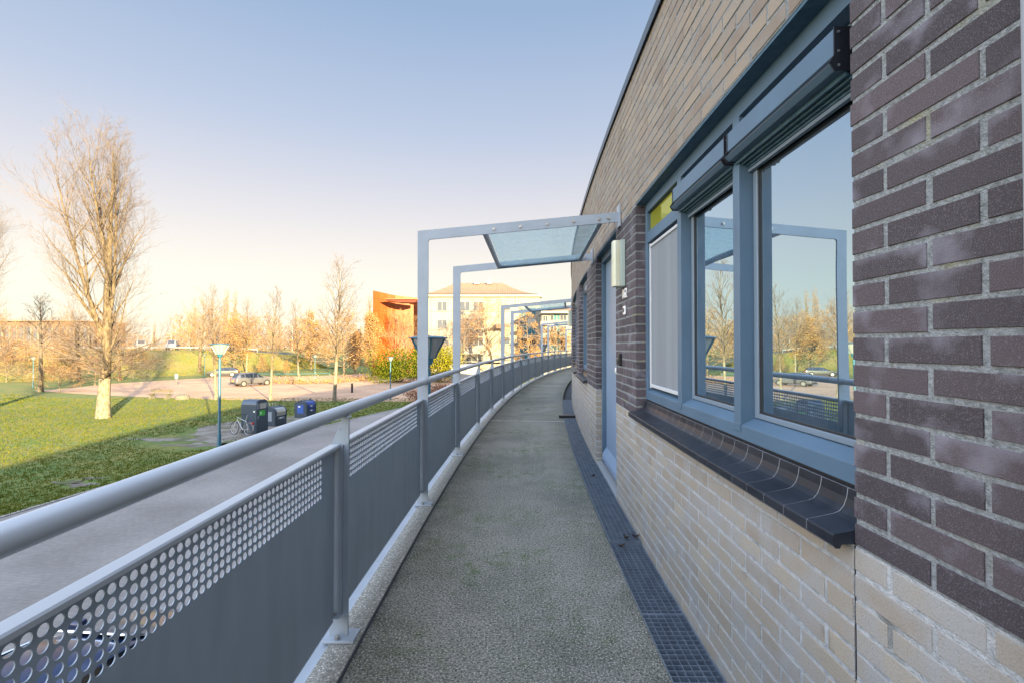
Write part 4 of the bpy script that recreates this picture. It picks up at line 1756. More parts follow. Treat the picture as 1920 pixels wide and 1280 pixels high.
def bin_tower(px, py, label):
    x, y, _ = at(px, py)
    o = thing('waste_container', label, 'waste container', (x, y, G), AZ)
    D, W, H = 1.05, .86, 1.86
    b = MB()
    prof = []
    r = .28
    for k in range(9):
        a = PI / 2 * k / 8
        prof.append((-r + r * math.cos(a), H - r + r * math.sin(a)))
    for k in range(9):
        a = PI / 2 + PI / 2 * k / 8
        prof.append((-D + r + r * math.cos(a), H - r + r * math.sin(a)))
    # the barrel roof runs over the width: profile in y, body along x
    prof2 = []
    for k in range(13):
        a = PI * k / 12
        rr = .26
        yy = (W - rr if k <= 6 else rr) + rr * math.cos(a)
        prof2.append((yy, H - rr + rr * math.sin(a)))
    poly = [(0, .02)] + [(W, .02)] + prof2
    b.prism(poly, -D, 0, 'x')
    b.build('body', M['bin'], o, bevel=.012)
    b = MB()
    b.prism([(p[0], p[1] + .004) for p in prof2] + [(p[0], p[1] + .02) for p in reversed(prof2)], -D + .01, -.06, 'x')
    b.build('roof_shell', M['bin_top'], o)

    def plate(name, m, y0, y1, z0, z1, d=.006):
        q = MB()
        q.box(.0005, d, y0, y1, z0, z1)
        return q.build(name, m, o)
    plate('hatch', M['steel_lid'], .2, .66, 1.38, 1.68, .04)
    plate('display', M['grey_s'], .05, .15, 1.36, 1.70)
    plate('display', M['grey_s'], .72, .80, 1.42, 1.72)
    g = plate('green_sign', M['green_s'], .2, .62, .98, 1.28)
    q = MB()
    q.box(.0065, .008, .28, .35, 1.07, 1.20)
    q.build('pictogram', M['white'], g)
    plate('sticker', M['grey_s'], .08, .16, .82, 1.0)
    q = MB()
    q.box(-.22, -.10, -.004, -.0005, 1.2, 1.28)
    q.build('sticker', M['white'], o)
    return o


def bin_low(px, py, label, lid, side_col, front_cols):
    x, y, _ = at(px, py)
    o = thing('waste_container', label, 'waste container', (x, y, G), AZ)
    D, W, H = .98, .98, 1.02
    b = MB()
    b.prism([(0, .02), (0, H - .12), (-.12, H + .02), (-D * .5, H + .16), (-D, H - .02), (-D, .02)], 0, W, 'y')
    b.build('body', M['bin'], o, bevel=.015)
    b = MB()
    pr = [(.012, .62)]
    for k in range(9):
        a = -.3 + k * .28
        pr.append((-.2 + .24 * math.cos(a), .80 + .26 * math.sin(a) + .04))
    pr.append((-.42, .9))
    b.prism(pr, .12, W - .12, 'y')
    b.build('lid', M[lid], o, smooth=True)
    for yy in (.02, W - .10):
        b = MB()
        b.prism([(.03, .5), (.03, .93), (-.1, 1.08), (-.5, 1.22), (-.5, .6)], yy, yy + .08, 'y')
        b.build('cheek', M['bin'], o, bevel=.01)
    for k in range(3):
        b = MB()
        xx = -.62
        yy = .25 + k * .24
        b.tube([(xx, yy - .035, 1.08), (xx, yy - .04, 1.3), (xx, yy, 1.35), (xx, yy + .04, 1.3), (xx, yy + .035, 1.08)], .012, 6)
        b.build('lifting_hook', M['steel_lid'], o)
    b = MB()
    b.box(-.75, -.25, -.005, -.0005, .3, .88)
    s_ = b.build('side_sign', M[side_col], o)
    b = MB()
    b.box(-.66, -.5, -.007, -.0055, .70, .80)
    b.build('pictogram', M['white'], s_)
    for (z0, z1, m_) in front_cols:
        b = MB()
        b.box(.0305 if z0 > .4 else .0005, .036 if z0 > .4 else .006, .22, W - .22, z0, z1)
        f = b.build('front_sign', M[m_], o)
        b = MB()
        b.box(.037, .039, .36, W - .42, (z0 + z1) / 2 - .03, (z0 + z1) / 2 + .03)
        b.build('lettering', M['white'], f)
    return o


bin_tower(480.5, 813, 'tall dark blue waste container with rounded top and green sign')
bin_low(515.5, 799, 'low dark container with a steel drum lid, right behind the rounded one', 'steel_lid', 'grey_s', ((.42, .54, 'grey_s'),))
bin_low(574.5, 783, 'low blue lidded container standing apart on the right', 'blue_lid', 'blue_s', ((.42, .54, 'blue_s'), (.70, .86, 'blue_lid')))

M['bike'] = mat('bike_paint', (.42, .43, .44), .3, .5)
M['tyre'] = mat('tyre', (.02, .02, .02), .8)
M['red'] = mat('red_plastic', (.45, .01, .015), .3)
ra, fa = Vector(at(464.6, 816)), Vector(at(432.6, 812.5))
dd = (fa - ra).normalized()
bike = thing('bicycle', 'silver city bicycle leaning on the rounded waste container', 'bicycle', tuple(ra), math.atan2(dd.y, dd.x))
WB = (fa - ra).length
WB = min(1.12, max(1.0, WB))
LEAN = .10


def lean(x, y, z):
    return (x, y * math.cos(LEAN) - z * math.sin(LEAN), z * math.cos(LEAN) + y * math.sin(LEAN))


WR = .345
for cxw in (0, WB):
    b = MB(lean)
    ring = [(cxw + WR * math.cos(2 * PI * k / 28), 0, WR + .01 + WR * math.sin(2 * PI * k / 28)) for k in range(29)]
    b.tube(ring, .02, 6)
    wh = b.build('wheel', M['tyre'], bike, smooth=True)
    b = MB(lean)
    ring = [(cxw + (WR - .022) * math.cos(2 * PI * k / 28), 0, WR + .01 + (WR - .022) * math.sin(2 * PI * k / 28)) for k in range(29)]
    b.tube(ring, .012, 6)
    for k in range(16):
        a = 2 * PI * k / 16
        b.tube([(cxw, .02 * (-1) ** k, WR + .01), (cxw + (WR - .025) * math.cos(a), 0, WR + .01 + (WR - .025) * math.sin(a))], .0035, 3)
    b.tube([(cxw, -.05, WR + .01), (cxw, .05, WR + .01)], .022, 8)
    b.build('rim', M['bike'], wh)
BBx, BBz = .44, .29
b = MB(lean)
ST = (.27, 0, .80)
HT0, HT1 = (WB - .16, 0, .80), (WB - .2, 0, .98)
b.tube([(BBx, 0, BBz), ST, (.24, 0, .92)], .018, 8)
b.tube([(BBx, 0, BBz), HT0], .02, 8)
b.tube([(.285, 0, .76), (WB - .19, 0, .93)], .017, 8)
b.tube([HT0, HT1], .021, 8)
for yy in (-.05, .05):
    b.tube([(BBx, yy * .5, BBz), (0, yy, WR + .01)], .011, 6)
    b.tube([ST, (0, yy, WR + .01)], .010, 6)
    b.tube([HT0, (WB - .1, yy, .66), (WB, yy, WR + .01)], .012, 6)
b.build('bike_frame', M['bike'], bike, smooth=True)
b = MB(lean)
b.tube([HT1, (WB - .22, 0, 1.08)], .014, 6)
b.tube([(WB - .36, -.29, 1.08), (WB - .24, -.2, 1.12), (WB - .2, 0, 1.08), (WB - .24, .2, 1.12), (WB - .36, .29, 1.08)], .013, 6)
b.build('handlebar', M['black'], bike, smooth=True)
b = MB(lean)
b.tube([(.24, 0, .92), (.17, 0, 1.12)], .016, 8)
b.build('seat_post', M['bike'], bike)
b = MB(lean)
b.grid([[(-(WR + .04) * math.sin(a), y, WR + .01 + (WR + .04) * math.cos(a)) for y in (-.035, 0, .035)] for a in [(-.5 + 2.3 * k / 12) for k in range(13)]])
b.build('mudguard', M['bike'], bike)
b = MB(lean)
b.box(-.33, -.27, -.06, .06, .62, .74)
b.build('rear_light', M['red'], bike, bevel=.01)
b = MB(lean)
b.tube([(BBx, .06, BBz), (BBx + .1, .09, BBz - .15)], .012, 6)
b.tube([(BBx, -.06, BBz), (BBx - .1, -.09, BBz + .15)], .012, 6)
b.lathe([(.09, -.062), (.09, -.055)], 18, (BBx, 0, BBz), 'y')
b.build('crank_set', M['black'], bike)

# bench
M['dull_concrete'] = mat('dull_concrete', (.15, .145, .125), .9, col2=(.10, .10, .085), nscale=8, bump=.4, bscale=40)
M['wood'] = mat('weathered_wood', (.16, .13, .085), .8, col2=(.1, .08, .05), nscale=3, stretch=(1, 20, 20))
A, B2 = Vector(at(279, 747)), Vector(at(319, 747.5))
d = (B2 - A).normalized()
bench = thing('park_bench', 'wooden slatted bench on concrete feet at the road edge of the lawn', 'bench', tuple((A + B2) / 2), math.atan2(d.y, d.x))
for z0, y0 in ((.44, -.22), (.44, -.08), (.44, .06)):
    b = MB()
    b.box(-1.1, 1.1, y0, y0 + .12, z0, z0 + .045)
    b.build('seat_slat', M['wood'], bench, bevel=.006)
for z0 in (.60, .76):
    b = MB()
    b.prism([(.22, z0), (.265, z0 + .01), (.30, z0 + .12), (.255, z0 + .12)], -1.1, 1.1, 'x')
    b.build('back_slat', M['wood'], bench)
for x in (-.8, .8):
    b = MB()
    b.prism([(-.26, 0), (.3, 0), (.33, .9), (.27, .9), (.2, .436), (-.24, .436), (-.18, .25)], x - .07, x + .07, 'x')
    b.build('concrete_foot', M['dull_concrete'], bench, bevel=.01)
p = at(341, 748)
b = MB()
rng = random.Random(9)
b.grid([[(r_ * math.cos(a) * 1.25 * (1 + .06 * math.sin(3 * a)), r_ * math.sin(a), z) for a in [2 * PI * k / 14 for k in range(14)]] for r_, z in ((.5, 0), (.52, .2), (.42, .4), (.2, .47), (.01, .48))], close=True)
st = b.build('stone_block', M['dull_concrete'], smooth=True)
st.location = p
tag(st, 'pale boulder on the grass to the right of the bench', 'stone')
p = at(331, 724.5)
sg = thing('road_sign', 'small pale back of a road sign across the road behind the bench', 'sign', p)
b = MB()
b.tube([(0, 0, 0), (0, 0, 1.5)], .03, 8)
b.build('sign_pole', M['alu_dull'], sg)
b = MB()
b.box(-.2, .2, -.035, -.03, .95, 1.55)
b.build('sign_plate', M['grey_s'], sg, bevel=.02)
p = at(660, 735.5)
b = MB()
b.lathe([(.11, 0), (.11, .82), (.13, .84), (.13, .95), (.07, 1.0)], 12, p)
tag(b.build('bollard', M['black'], smooth=True), 'black bollard on the shaded road between street tree and small lamp', 'bollard')
p = at(545, 676)
sg = thing('road_sign', 'white square sign in the far car park beside a black car', 'sign', p)
b = MB()
b.tube([(0, 0, 0), (0, 0, 1.9)], .04, 8)
b.build('sign_pole', M['alu_dull'], sg)
b = MB()
b.box(-.45, .45, -.05, -.041, .9, 1.9)
b.build('sign_plate', M['white'], sg, bevel=.02)
# low wooden kick rail round the grass mound
mr_ = thing('kick_rail', 'low curved tube rail round the front of the grass mound', 'rail', (c0[0], c0[1], G))
b = MB()
arcp = [(12 * math.cos(a), 14 * math.sin(a), .45) for a in [PI * .75 + PI * .95 * k / 24 for k in range(25)]]
b.tube(arcp, .05, 6)
b.build('rail_tube', M['teal'], mr_, smooth=True)
for q in arcp[::3]:
    b = MB()
    b.tube([(q[0], q[1], 0), (q[0], q[1], .44)], .045, 6)
    b.build('rail_post', M['teal'], mr_)

# ------------------------------------------------------------------ vehicles
M['tail'] = mat('tail_light', (.35, .01, .01), .25)
M['head'] = mat('head_light', (.22, .23, .23), .15)
M['carglass'] = glass_reflect('car_glass', (.9, .93, .96), (.012, .015, .02), .08)
M['rim'] = mat('alloy_rim', (.35, .36, .37), .3, .7)
M['plate'] = mat('yellow_plate', (.75, .45, .02), .5)
M['trim'] = mat('dark_trim', (.025, .025, .028), .6)


def paint(name, c, metal=.4):
    return mat(name, c, .28, metal, coat=.6, col2=tuple(v * .85 for v in c), nscale=2)


PAINT = {'silver': paint('silver_paint', (.14, .15, .175)), 'white': paint('white_car_paint', (.30, .30, .30), 0), 'dark': paint('black_car_paint', (.02, .021, .024)),
         'blue': paint('deep_blue_car_paint', (.018, .035, .10)), 'grey': paint('grey_car_paint', (.10, .105, .11)), 'red': paint('dark_red_car_paint', (.16, .012, .015), .1)}
SUV = [(-2.26, .42, .70, .70, .70, .60), (-2.22, .32, .95, .95, .82, .66), (-2.14, .28, 1.02, 1.06, .87, .62), (-1.72, .26, 1.06, 1.54, .90, .62), (-1.2, .25, 1.04, 1.63, .91, .64), (-.2, .25, 1.01, 1.66, .91, .65),
       (.30, .25, .99, 1.60, .91, .63), (1.12, .25, .97, 1.02, .90, .66), (1.65, .26, .92, .95, .88, .66), (2.05, .28, .80, .82, .84, .62), (2.24, .34, .62, .64, .72, .52), (2.28, .42, .52, .54, .6, .45)]
EST = [(-2.3, .42, .66, .66, .70, .60), (-2.26, .32, .88, .88, .80, .66), (-2.18, .26, .95, 1.0, .86, .62), (-1.8, .22, .96, 1.40, .88, .60), (-1.2, .2, .95, 1.46, .89, .62), (-.2, .2, .93, 1.47, .89, .62),
       (.25, .2, .92, 1.42, .89, .60), (1.1, .2, .90, .94, .88, .64), (1.65, .22, .86, .88, .86, .64), (2.05, .25, .76, .78, .82, .6), (2.26, .32, .58, .6, .7, .5), (2.3, .42, .5, .52, .58, .45)]
VAN = [(-2.5, .45, .8, .8, .86, .8), (-2.48, .35, 1.1, 1.9, .93, .82), (-2.3, .3, 1.15, 2.05, .95, .82), (-1.2, .28, 1.15, 2.1, .96, .83), (.5, .28, 1.12, 2.1, .96, .83),
       (1.1, .28, 1.1, 1.98, .95, .78), (1.85, .28, 1.08, 1.2, .93, .72), (2.25, .3, .95, 1.0, .9, .68), (2.45, .36, .7, .72, .8, .58), (2.5, .45, .55, .57, .68, .5)]


def make_car(kind, pcol, front_glass=4, wheel=.34, wx=(-1.38, 1.40), van=False):
    st = {'suv': SUV, 'est': EST, 'van': VAN}[kind]
    cab0, cab1 = (3, 6) if not van else (1, 5)
    o = thing('parked_car', 'x', 'car', (0, 0, 0))
    b = MB()
    rows = []
    for x, zb, zl, zr, w_, wr in st:
        half = [(0, zb), (w_ * .86, zb), (w_ * .97, zb + .10), (w_, lerp(zb, zl, .62)), (w_ * .975, zl - .02), (lerp(w_, wr, .12), zl), (lerp(w_, wr, .93), max(zl + .001, zr - .07)), (wr * .8, zr - .015), (0, zr + (.02 if zr > zl + .3 else .012))]
        ring = half + [(-y, z) for y, z in reversed(half[1:-1])]
        rows.append([(x, y, z) for y, z in ring])
    k = len(rows[0])
    n0 = len(b.v)
    for r_ in rows:
        b.v += r_
    glass = MB()
    for i in range(len(rows) - 1):
        for j in range(k):
            q = (n0 + i * k + j, n0 + i * k + (j + 1) % k, n0 + (i + 1) * k + (j + 1) % k, n0 + (i + 1) * k + j)
            b.f.append(q)
            b.m.append(0)
            b.c.append(None)
    b.face(rows[0][::-1])
    b.face(rows[-1])
    body = b.build('body', PAINT[pcol], o, smooth=True, angle=50)
    sub_ = body.modifiers.new('sub', 'SUBSURF')
    sub_.levels = sub_.render_levels = 1

    def ppt(i, j):
        return Vector(rows[i][j % k])

    def patch(name, i0, i1, j0, j1, par, m, off=.012, inset=.06):
        """panel lying just proud of the body between stations and ring points"""
        q = [ppt(i0, j0), ppt(i0, j1), ppt(i1, j1), ppt(i1, j0)]
        c = sum(q, Vector()) / 4
        nrm = (q[2] - q[0]).cross(q[3] - q[1]).normalized()
        if nrm.dot(c - Vector((c.x * .8, 0, .7))) < 0:
            nrm = -nrm
        q = [c + (p - c) * (1 - inset) + nrm * off for p in q]
        g = MB()
        g.face([tuple(p) for p in q])
        g.face([tuple(p - nrm * .02) for p in q][::-1])
        g.grid([[tuple(p) for p in q], [tuple(p - nrm * .02) for p in q]], close=True)
        return g.build(name, m, par)
    if not van:
        for sj in (5, k - 6):
            patch('side_window', 4, 5, sj, sj + 1, o, M['carglass'], inset=.07)
            patch('side_window', 5, 6, sj, sj + 1, o, M['carglass'], inset=.05)
            patch('side_window', 3, 4, sj, sj + 1, o, M['carglass'], inset=.12)
            patch('side_window', 6, 7, sj, sj + 1, o, M['carglass'], inset=.2)
        patch('windscreen', 6, 7, 7, k - 7, o, M['carglass'], off=.03, inset=.07)
        patch('rear_window', 2, 3, 7, k - 7, o, M['carglass'], off=.03, inset=.08)
    else:
        for sj in (5, k - 6):
            patch('side_window', 4, 5, sj, sj + 1, o, M['carglass'], inset=.1)
        patch('windscreen', 5, 6, 7, k - 7, o, M['carglass'], off=.03, inset=.06)
    hl = st[-4][2]
    for sy in (-1, 1):
        b = MB()
        xf = st[-3][0]
        b.box(xf - .22, xf + .035, sy * .56 - .13, sy * .56 + .13, hl - .24, hl - .10)
        b.build('headlight', M['head'], o, bevel=.03)
        b = MB()
        xr = st[1][0]
        b.box(xr - .02, xr + .2, sy * .70 - .14, sy * .70 + .14, st[1][2] - .16, st[1][2] + .0)
        b.build('tail_light', M['tail'], o, bevel=.03)
        if not van:
            b = MB()
            b.box(.95, 1.10, sy * .97 - .09, sy * .97 + .09, .98, 1.10)
            b.build('wing_mirror', PAINT[pcol], o, bevel=.03)
    b = MB()
    b.box(st[0][0] - .02, st[0][0] + .03, -.26, .26, .62, .74)
    b.build('number_plate', M['plate'], o)
    b = MB()
    b.box(st[0][0] - .015, st[0][0] + .1, -.7, .7, .34, .50)
    b.build('rear_bumper', M['trim'], o, bevel=.03)
    b = MB()
    b.box(st[-1][0] - .1, st[-1][0] + .012, -.5, .5, .34, .48)
    b.build('grille', M['trim'], o, bevel=.03)
    for x in wx:
        for sy in (-1, 1):
            yo = sy * .80
            b = MB()
            b.lathe([(wheel * .72, yo - .11), (wheel, yo - .09), (wheel, yo + .09), (wheel * .72, yo + .115)], 22, (x, 0, wheel), 'y')
            wl = b.build('wheel', M['tyre'], o, smooth=True)
            b = MB()
            ys = yo + sy * .118
            b.lathe([(wheel * .66, ys), (wheel * .66, ys + sy * .004), (.03, ys + sy * .004)] if sy > 0 else [(.03, ys + sy * .004), (wheel * .66, ys + sy * .004), (wheel * .66, ys)], 18, (x, 0, wheel), 'y')
            b.build('rim', M['rim'], wl, smooth=True)
            # dark arch round the wheel
            b = MB()
            ar = [(x + wheel * 1.14 * math.cos(a), wheel + wheel * 1.14 * math.sin(a)) for a in [PI * t / 12 for t in range(13)]]
            ai = [(x + wheel * .98 * math.cos(a), wheel + wheel * .98 * math.sin(a)) for a in [PI * t / 12 for t in range(13)]]
            yy = sy * .905
            b.grid([[(p[0], yy + sy * .012, p[1]) for p in ar], [(p[0], yy + sy * .012, p[1]) for p in ai], [(p[0], sy * .78, p[1]) for p in ai]])
            b.build('wheel_arch', M['trim'], o)
    return o


def park(o, pa, pb, label, z=G, sc_=1.0, world=False):
    """rear wheel contact pa and front wheel contact pb (pixels) give place and heading"""
    if world:
        A, B2 = Vector(pa), Vector(pb)
    else:
        A, B2 = Vector(at(pa[0], pa[1], z)), Vector(at(pb[0], pb[1], z))
    d = (B2 - A).normalized()
    m = (A + B2) / 2
    nrm = Vector((-d.y, d.x, 0))
    o.location = (m.x + nrm.x * .85, m.y + nrm.y * .85, z + .012) if not world else (m.x, m.y, z + .012)
    o.rotation_euler = (0, 0, math.atan2(d.y, d.x))
    o['label'] = label
    o['group'] = 'parked cars'
    return o


suv = make_car('suv', 'silver')
_a = at(450.5, 723.5)
park(suv, (_a[0], _a[1], G), (_a[0] + .60 * 2.78, _a[1] + .80 * 2.78, G), 'silver hatchback on the sunny road between two street trees', world=True)
c_ = make_car('est', 'dark')
park(c_, (438, 704), (400.5, 704.8), 'black nosed car parked left of the silver hatchback at the dyke foot')
c_.children[0].data.materials[0] = PAINT['grey']
wcar = make_car('est', 'white')
park(wcar, (505, 691.5), (470, 692), 'white car facing left behind the little beech')
w2 = copy_tree(wcar)
park(w2, (511, 683.5), (533, 683), 'white estate car half hidden behind the thin street tree')
dcar = make_car('suv', 'dark')
park(dcar, (556, 676), (547, 677.5), 'black car beside the white square sign')
d2 = copy_tree(dcar)
park(d2, (580, 680), (590, 683), 'dark car in the shade right of the grass mound track')
g2 = make_car('est', 'grey')
park(g2, (604, 684), (592, 685.5), 'grey car far right in the car park, behind the thin lamp')
d3 = copy_tree(dcar)
park(d3, (520, 674), (532, 674), 'black car in the farthest row of the car park')
g3 = copy_tree(g2)
park(g3, (568, 672), (574, 673.5), 'grey car at the back of the car park near the red shrubs')
# cars below the gallery, seen through the perforated panel
b1 = make_car('est', 'blue')
park(b1, (-5.3, 4.2, G), (-5.0, 7.2, G), 'deep blue car on the lane directly below the railing', world=True)
b2 = make_car('suv', 'red')
park(b2, (-3.0, 2.4, G), (-2.9, 3.4, G), 'dark red car below the railing, close to the building', world=True)
# vehicles on the dyke
zt_ = G + 4.0
v1 = make_car('van', 'white', van=True)
v1.name = 'parked_van'
v1['category'] = 'van'
park(v1, (-72.0, 104.0, zt_), (-70.5, 101.0, zt_), 'white van with blue band on the dyke road above the green slope', z=zt_, world=True)
b = MB()
for sy in (-1, 1):
    b.box(-2.2, 1.2, sy * .965 - .012, sy * .965 + .012, .95, 1.12)
b.build('blue_band', M['blue_s'], v1)
for _v in (v1,):
    _v['group'] = 'vans on the dyke road'
v2 = copy_tree(v1)
park(v2, (-79.5, 104.5, zt_), (-77, 101.5, zt_), 'white van farther left on the dyke road, behind the twigs of the tallest tree', z=zt_, world=True)

v2['group'] = 'vans on the dyke road'
# ------------------------------------------------------------------ buildings in the distance
M['cream'] = mat('cream_panels', (.27, .26, .225), .7, col2=(.24, .23, .2), nscale=.6)
M['fascia'] = mat('white_fascia', (.26, .26, .25), .6)
M['rooftile'] = mat('roof_tiles', (.25, .17, .115), .8, col2=(.20, .135, .09), nscale=2)
M['winframe'] = mat('white_window_frame', (.28, .28, .27), .5)
M['winglass'] = glass_reflect('flat_window_glass', (.8, .82, .85), (.02, .022, .025), .10)
M['tealpanel'] = mat('teal_panel', (.01, .11, .15), .5)
M['orange'] = mat('orange_cladding', (.30, .070, .012), .6, col2=(.26, .058, .011), nscale=.5)
M['orange_lt'] = mat('pale_orange_edge', (.30, .13, .06), .6)
M['darkred'] = mat('dark_red_cladding', (.12, .028, .016), .5)
M['brown'] = mat('brown_cladding', (.14, .10, .08), .8, col2=(.11, .08, .065), nscale=.4)
M['column'] = mat('pale_column', (.17, .165, .15), .7)
M['lightgrey'] = mat('white_roof', (.30, .31, .33), .7)

FD = 82.0


def fx(px, D=FD):
    return (px - 960) / FPX * D


def fz(py, D=FD):
    return CAM_H + (648 - py) / FPX * D


flats = thing('apartment_building', 'cream four storey flats with a brown curved hip roof behind the bare trees', 'building', (fx(900), FD, G))
FO = tuple(flats.location)
x0, x1, ze = fx(797), fx(1013), fz(557)
b = MB()
b.box(x0, x1, FD, FD + 15, G, ze)
b.build('wall', M['cream'], flats, FO)
b = MB()
b.box(x0 - .5, x1 + .3, FD - .6, FD + 15.6, ze + .001, ze + .42)
b.build('fascia', M['fascia'], flats, FO)
b = MB()
rx0, rx1 = fx(853, 89), fx(943, 89)
zr = fz(531, 89)
rows = []
for k in range(9):
    t = k / 8
    zc = ze + .43 + (zr - ze - .43) * (t ** 1.45)
    rows.append([(lerp(x0 - .9, rx0, t), lerp(FD - .9, FD + 7, t), zc), (lerp(x1 - .4, rx1, t), lerp(FD - .9, FD + 7, t), zc),
                 (lerp(x1 - .4, rx1, t), lerp(FD + 15.9, FD + 8, t), zc), (lerp(x0 - .9, rx0, t), lerp(FD + 15.9, FD + 8, t), zc)])
b.grid(rows, close=True)
b.face(rows[-1])
b.face(rows[0][::-1])
roof = b.build('roof', M['rooftile'], flats, FO)
b = MB()
n = 52
for k in range(n):
    u = (k + .5) / n
    a = (lerp(rows[0][0][0], rows[0][1][0], u), rows[0][0][1], rows[0][0][2])
    pts = []
    for r_ in rows:
        xa, xb = r_[0][0], r_[1][0]
        x = a[0]
        if xa <= x <= xb:
            pts.append((x, r_[0][1], r_[0][2] + .02))
    if len(pts) > 1:
        b.tube(pts, .035, 4)
b.build('tile_ribs', M['rooftile'], roof, FO)
b = MB()
b.box(fx(913, 88), fx(922, 88), FD + 6, FD + 7, zr - .3, fz(527, 88))
b.build('chimney', M['fascia'], roof, FO)
b = MB()
b.lathe([(.22, fz(527, 88)), (.22, fz(523.5, 88))], 10, (fx(916, 88), FD + 6.5, 0))
b.build('chimney_cowl', M['alu'], roof, FO)
b = MB()
b.box(fx(889, 88), fx(899, 88), FD + 6, FD + 7, zr - .3, fz(529, 88))
b.build('vent_box', M['fascia'], roof, FO)


def fwin(xa, xb, ya, yb, nx=1, nz=1, par=flats, org=FO, D=FD, teal=(), fm='winframe'):
    X0, X1, Zt, Zb = fx(xa, D), fx(xb, D), fz(ya, D), fz(yb, D)
    b = MB()
    t = .07
    for i in range(nx + 1):
        x = lerp(X0, X1, i / nx)
        b.box(x - t / 2, x + t / 2, D - .10, D - .002, Zb, Zt)
    for j in range(nz + 1):
        z = lerp(Zb, Zt, j / nz)
        for i in range(nx):
            b.box(lerp(X0, X1, i / nx) + t / 2, lerp(X0, X1, (i + 1) / nx) - t / 2, D - .09, D - .004, z - t / 2, z + t / 2)
    w_ = b.build('window', M[fm], par, org)
    for i in range(nx):
        for j in range(nz):
            q = MB()
            xa_, xb_ = lerp(X0, X1, i / nx) + t / 2, lerp(X0, X1, (i + 1) / nx) - t / 2
            za_, zb_ = lerp(Zb, Zt, j / nz) + t / 2, lerp(Zb, Zt, (j + 1) / nz) - t / 2
            q.box(xa_, xb_, D - .04, D - .003, za_, zb_)
            isT = (i, j) in teal
            q.build('panel_pane' if isT else 'pane', M['tealpanel'] if isT else M['winglass'], w_, org)
    return w_


fwin(863, 881, 566, 583.5, 2, 1)
fwin(887.5, 905.5, 566, 583.5, 2, 1)
fwin(863, 906, 597, 616, 5, 1)
fwin(863, 906, 617.5, 631, 5, 1)
fwin(863, 906, 632.5, 648, 5, 1)
fwin(863, 906, 663, 684, 4, 1)
fwin(945.6, 956, 632, 645, 1, 1)
fwin(945, 957, 571, 582, 1, 1)
fwin(820, 838, 566, 583.5, 2, 1)
fwin(820, 838, 600, 617, 2, 1)
fwin(820, 838, 634, 651, 2, 1)
for r0, r1, tl in ((578, 596, ((0, 0), (1, 0), (3, 0))), (598, 614, ((1, 0),)), (615.5, 627, ((0, 0), (1, 0), (2, 0), (3, 0))), (629, 645, ()), (646, 661, ((0, 0), (1, 0), (3, 0))), (664, 682, ((1, 0),))):
    fwin(974.5, 1004.5, r0, r1, 4, 1, teal=tl)
b = MB()
b.tube([(fx(968.5), FD - .08, G), (fx(968.5), FD - .08, ze)], .07, 8)
b.build('rainwater_pipe', M['alu_dull'], flats, FO)
for zz_ in (583.8 + 1.2, 618.5, 653):
    b = MB()
    b.box(x0 + .001, fx(968), FD - .012, FD - .001, fz(zz_), fz(zz_) + .05)
    b.build('panel_joint', M['brown'], flats, FO)
for xx in (808, 849, 912, 934):
    b = MB()
    b.box(fx(xx) - .02, fx(xx) + .02, FD - .010, FD - .0012, G, ze)
    b.build('panel_joint', M['brown'], flats, FO)
b = MB()
b.prism([(FD - 2.2, fz(615)), (FD - .001, fz(607)), (FD - .001, fz(609)), (FD - 2.2, fz(616.2))], fx(930), fx(956), 'x')
b.build('porch_roof', M['rooftile'], flats, FO)
b = MB()
b.box(fx(855), fx(948), FD - 1.8, FD - 1.75, fz(663), fz(661.8))
for xx in range(856, 948, 2):
    b.box(fx(xx) - .02, fx(xx) + .02, FD - 1.79, FD - 1.76, fz(676), fz(663))
b.box(fx(855), fx(948), FD - 1.85, FD - .003, fz(678), fz(676))
b.build('balcony', M['fascia'], flats, FO)

WD = 76.0
wing = thing('apartment_building', 'right wing of the cream flats with teal window panels and a jutting eave', 'building', (fx(1050, WD), WD, G))
WOg = tuple(wing.location)
b = MB()
b.box(fx(1016, WD), fx(1120, WD), WD, WD + 12, G, fz(589, WD))
b.build('wall', M['cream'], wing, WOg)
b = MB()
b.prism([(fx(1014, WD), fz(588.5, WD)), (fx(1130, WD), fz(588.5, WD)), (fx(1130, WD), fz(583, WD)), (fx(1014, WD), fz(584.5, WD))], WD - 1.4, WD + 12, 'y')
b.build('eave', M['fascia'], wing, WOg)
b = MB()
b.prism([(WD - 1.6, fz(583.5, WD)), (WD + 6, fz(573, WD)), (WD + 13, fz(583.5, WD))], fx(1016, WD), fx(1130, WD), 'x')
b.build('roof', M['rooftile'], wing, WOg)
for r0, r1, tl in ((590, 601, ((1, 0), (2, 0))), (611.5, 623.5, ((2, 0),)), (624.5, 632, ((0, 0), (1, 0), (2, 0), (3, 0), (4, 0))), (634, 646, ((2, 0),)), (647, 657, ((0, 0), (1, 0), (2, 0))), (662, 676, ())):
    fwin(1032, 1062, r0, r1, 5, 1, wing, WOg, WD, teal=tl)
for ya, yb in ((600, 609), (622, 632), (644, 654)):
    b = MB()
    b.box(fx(1013, WD), fx(1030, WD), WD - 1.2, WD - 1.14, fz(yb, WD), fz(ya + 3, WD))
    b.box(fx(1013, WD), fx(1030, WD), WD - 1.139, WD - .002, fz(yb, WD) - .12, fz(yb, WD))
    b.build('balcony', M['cream'], wing, WOg)
    fwin(1018, 1027, ya - 8, yb - 2, 2, 1, wing, WOg, WD)

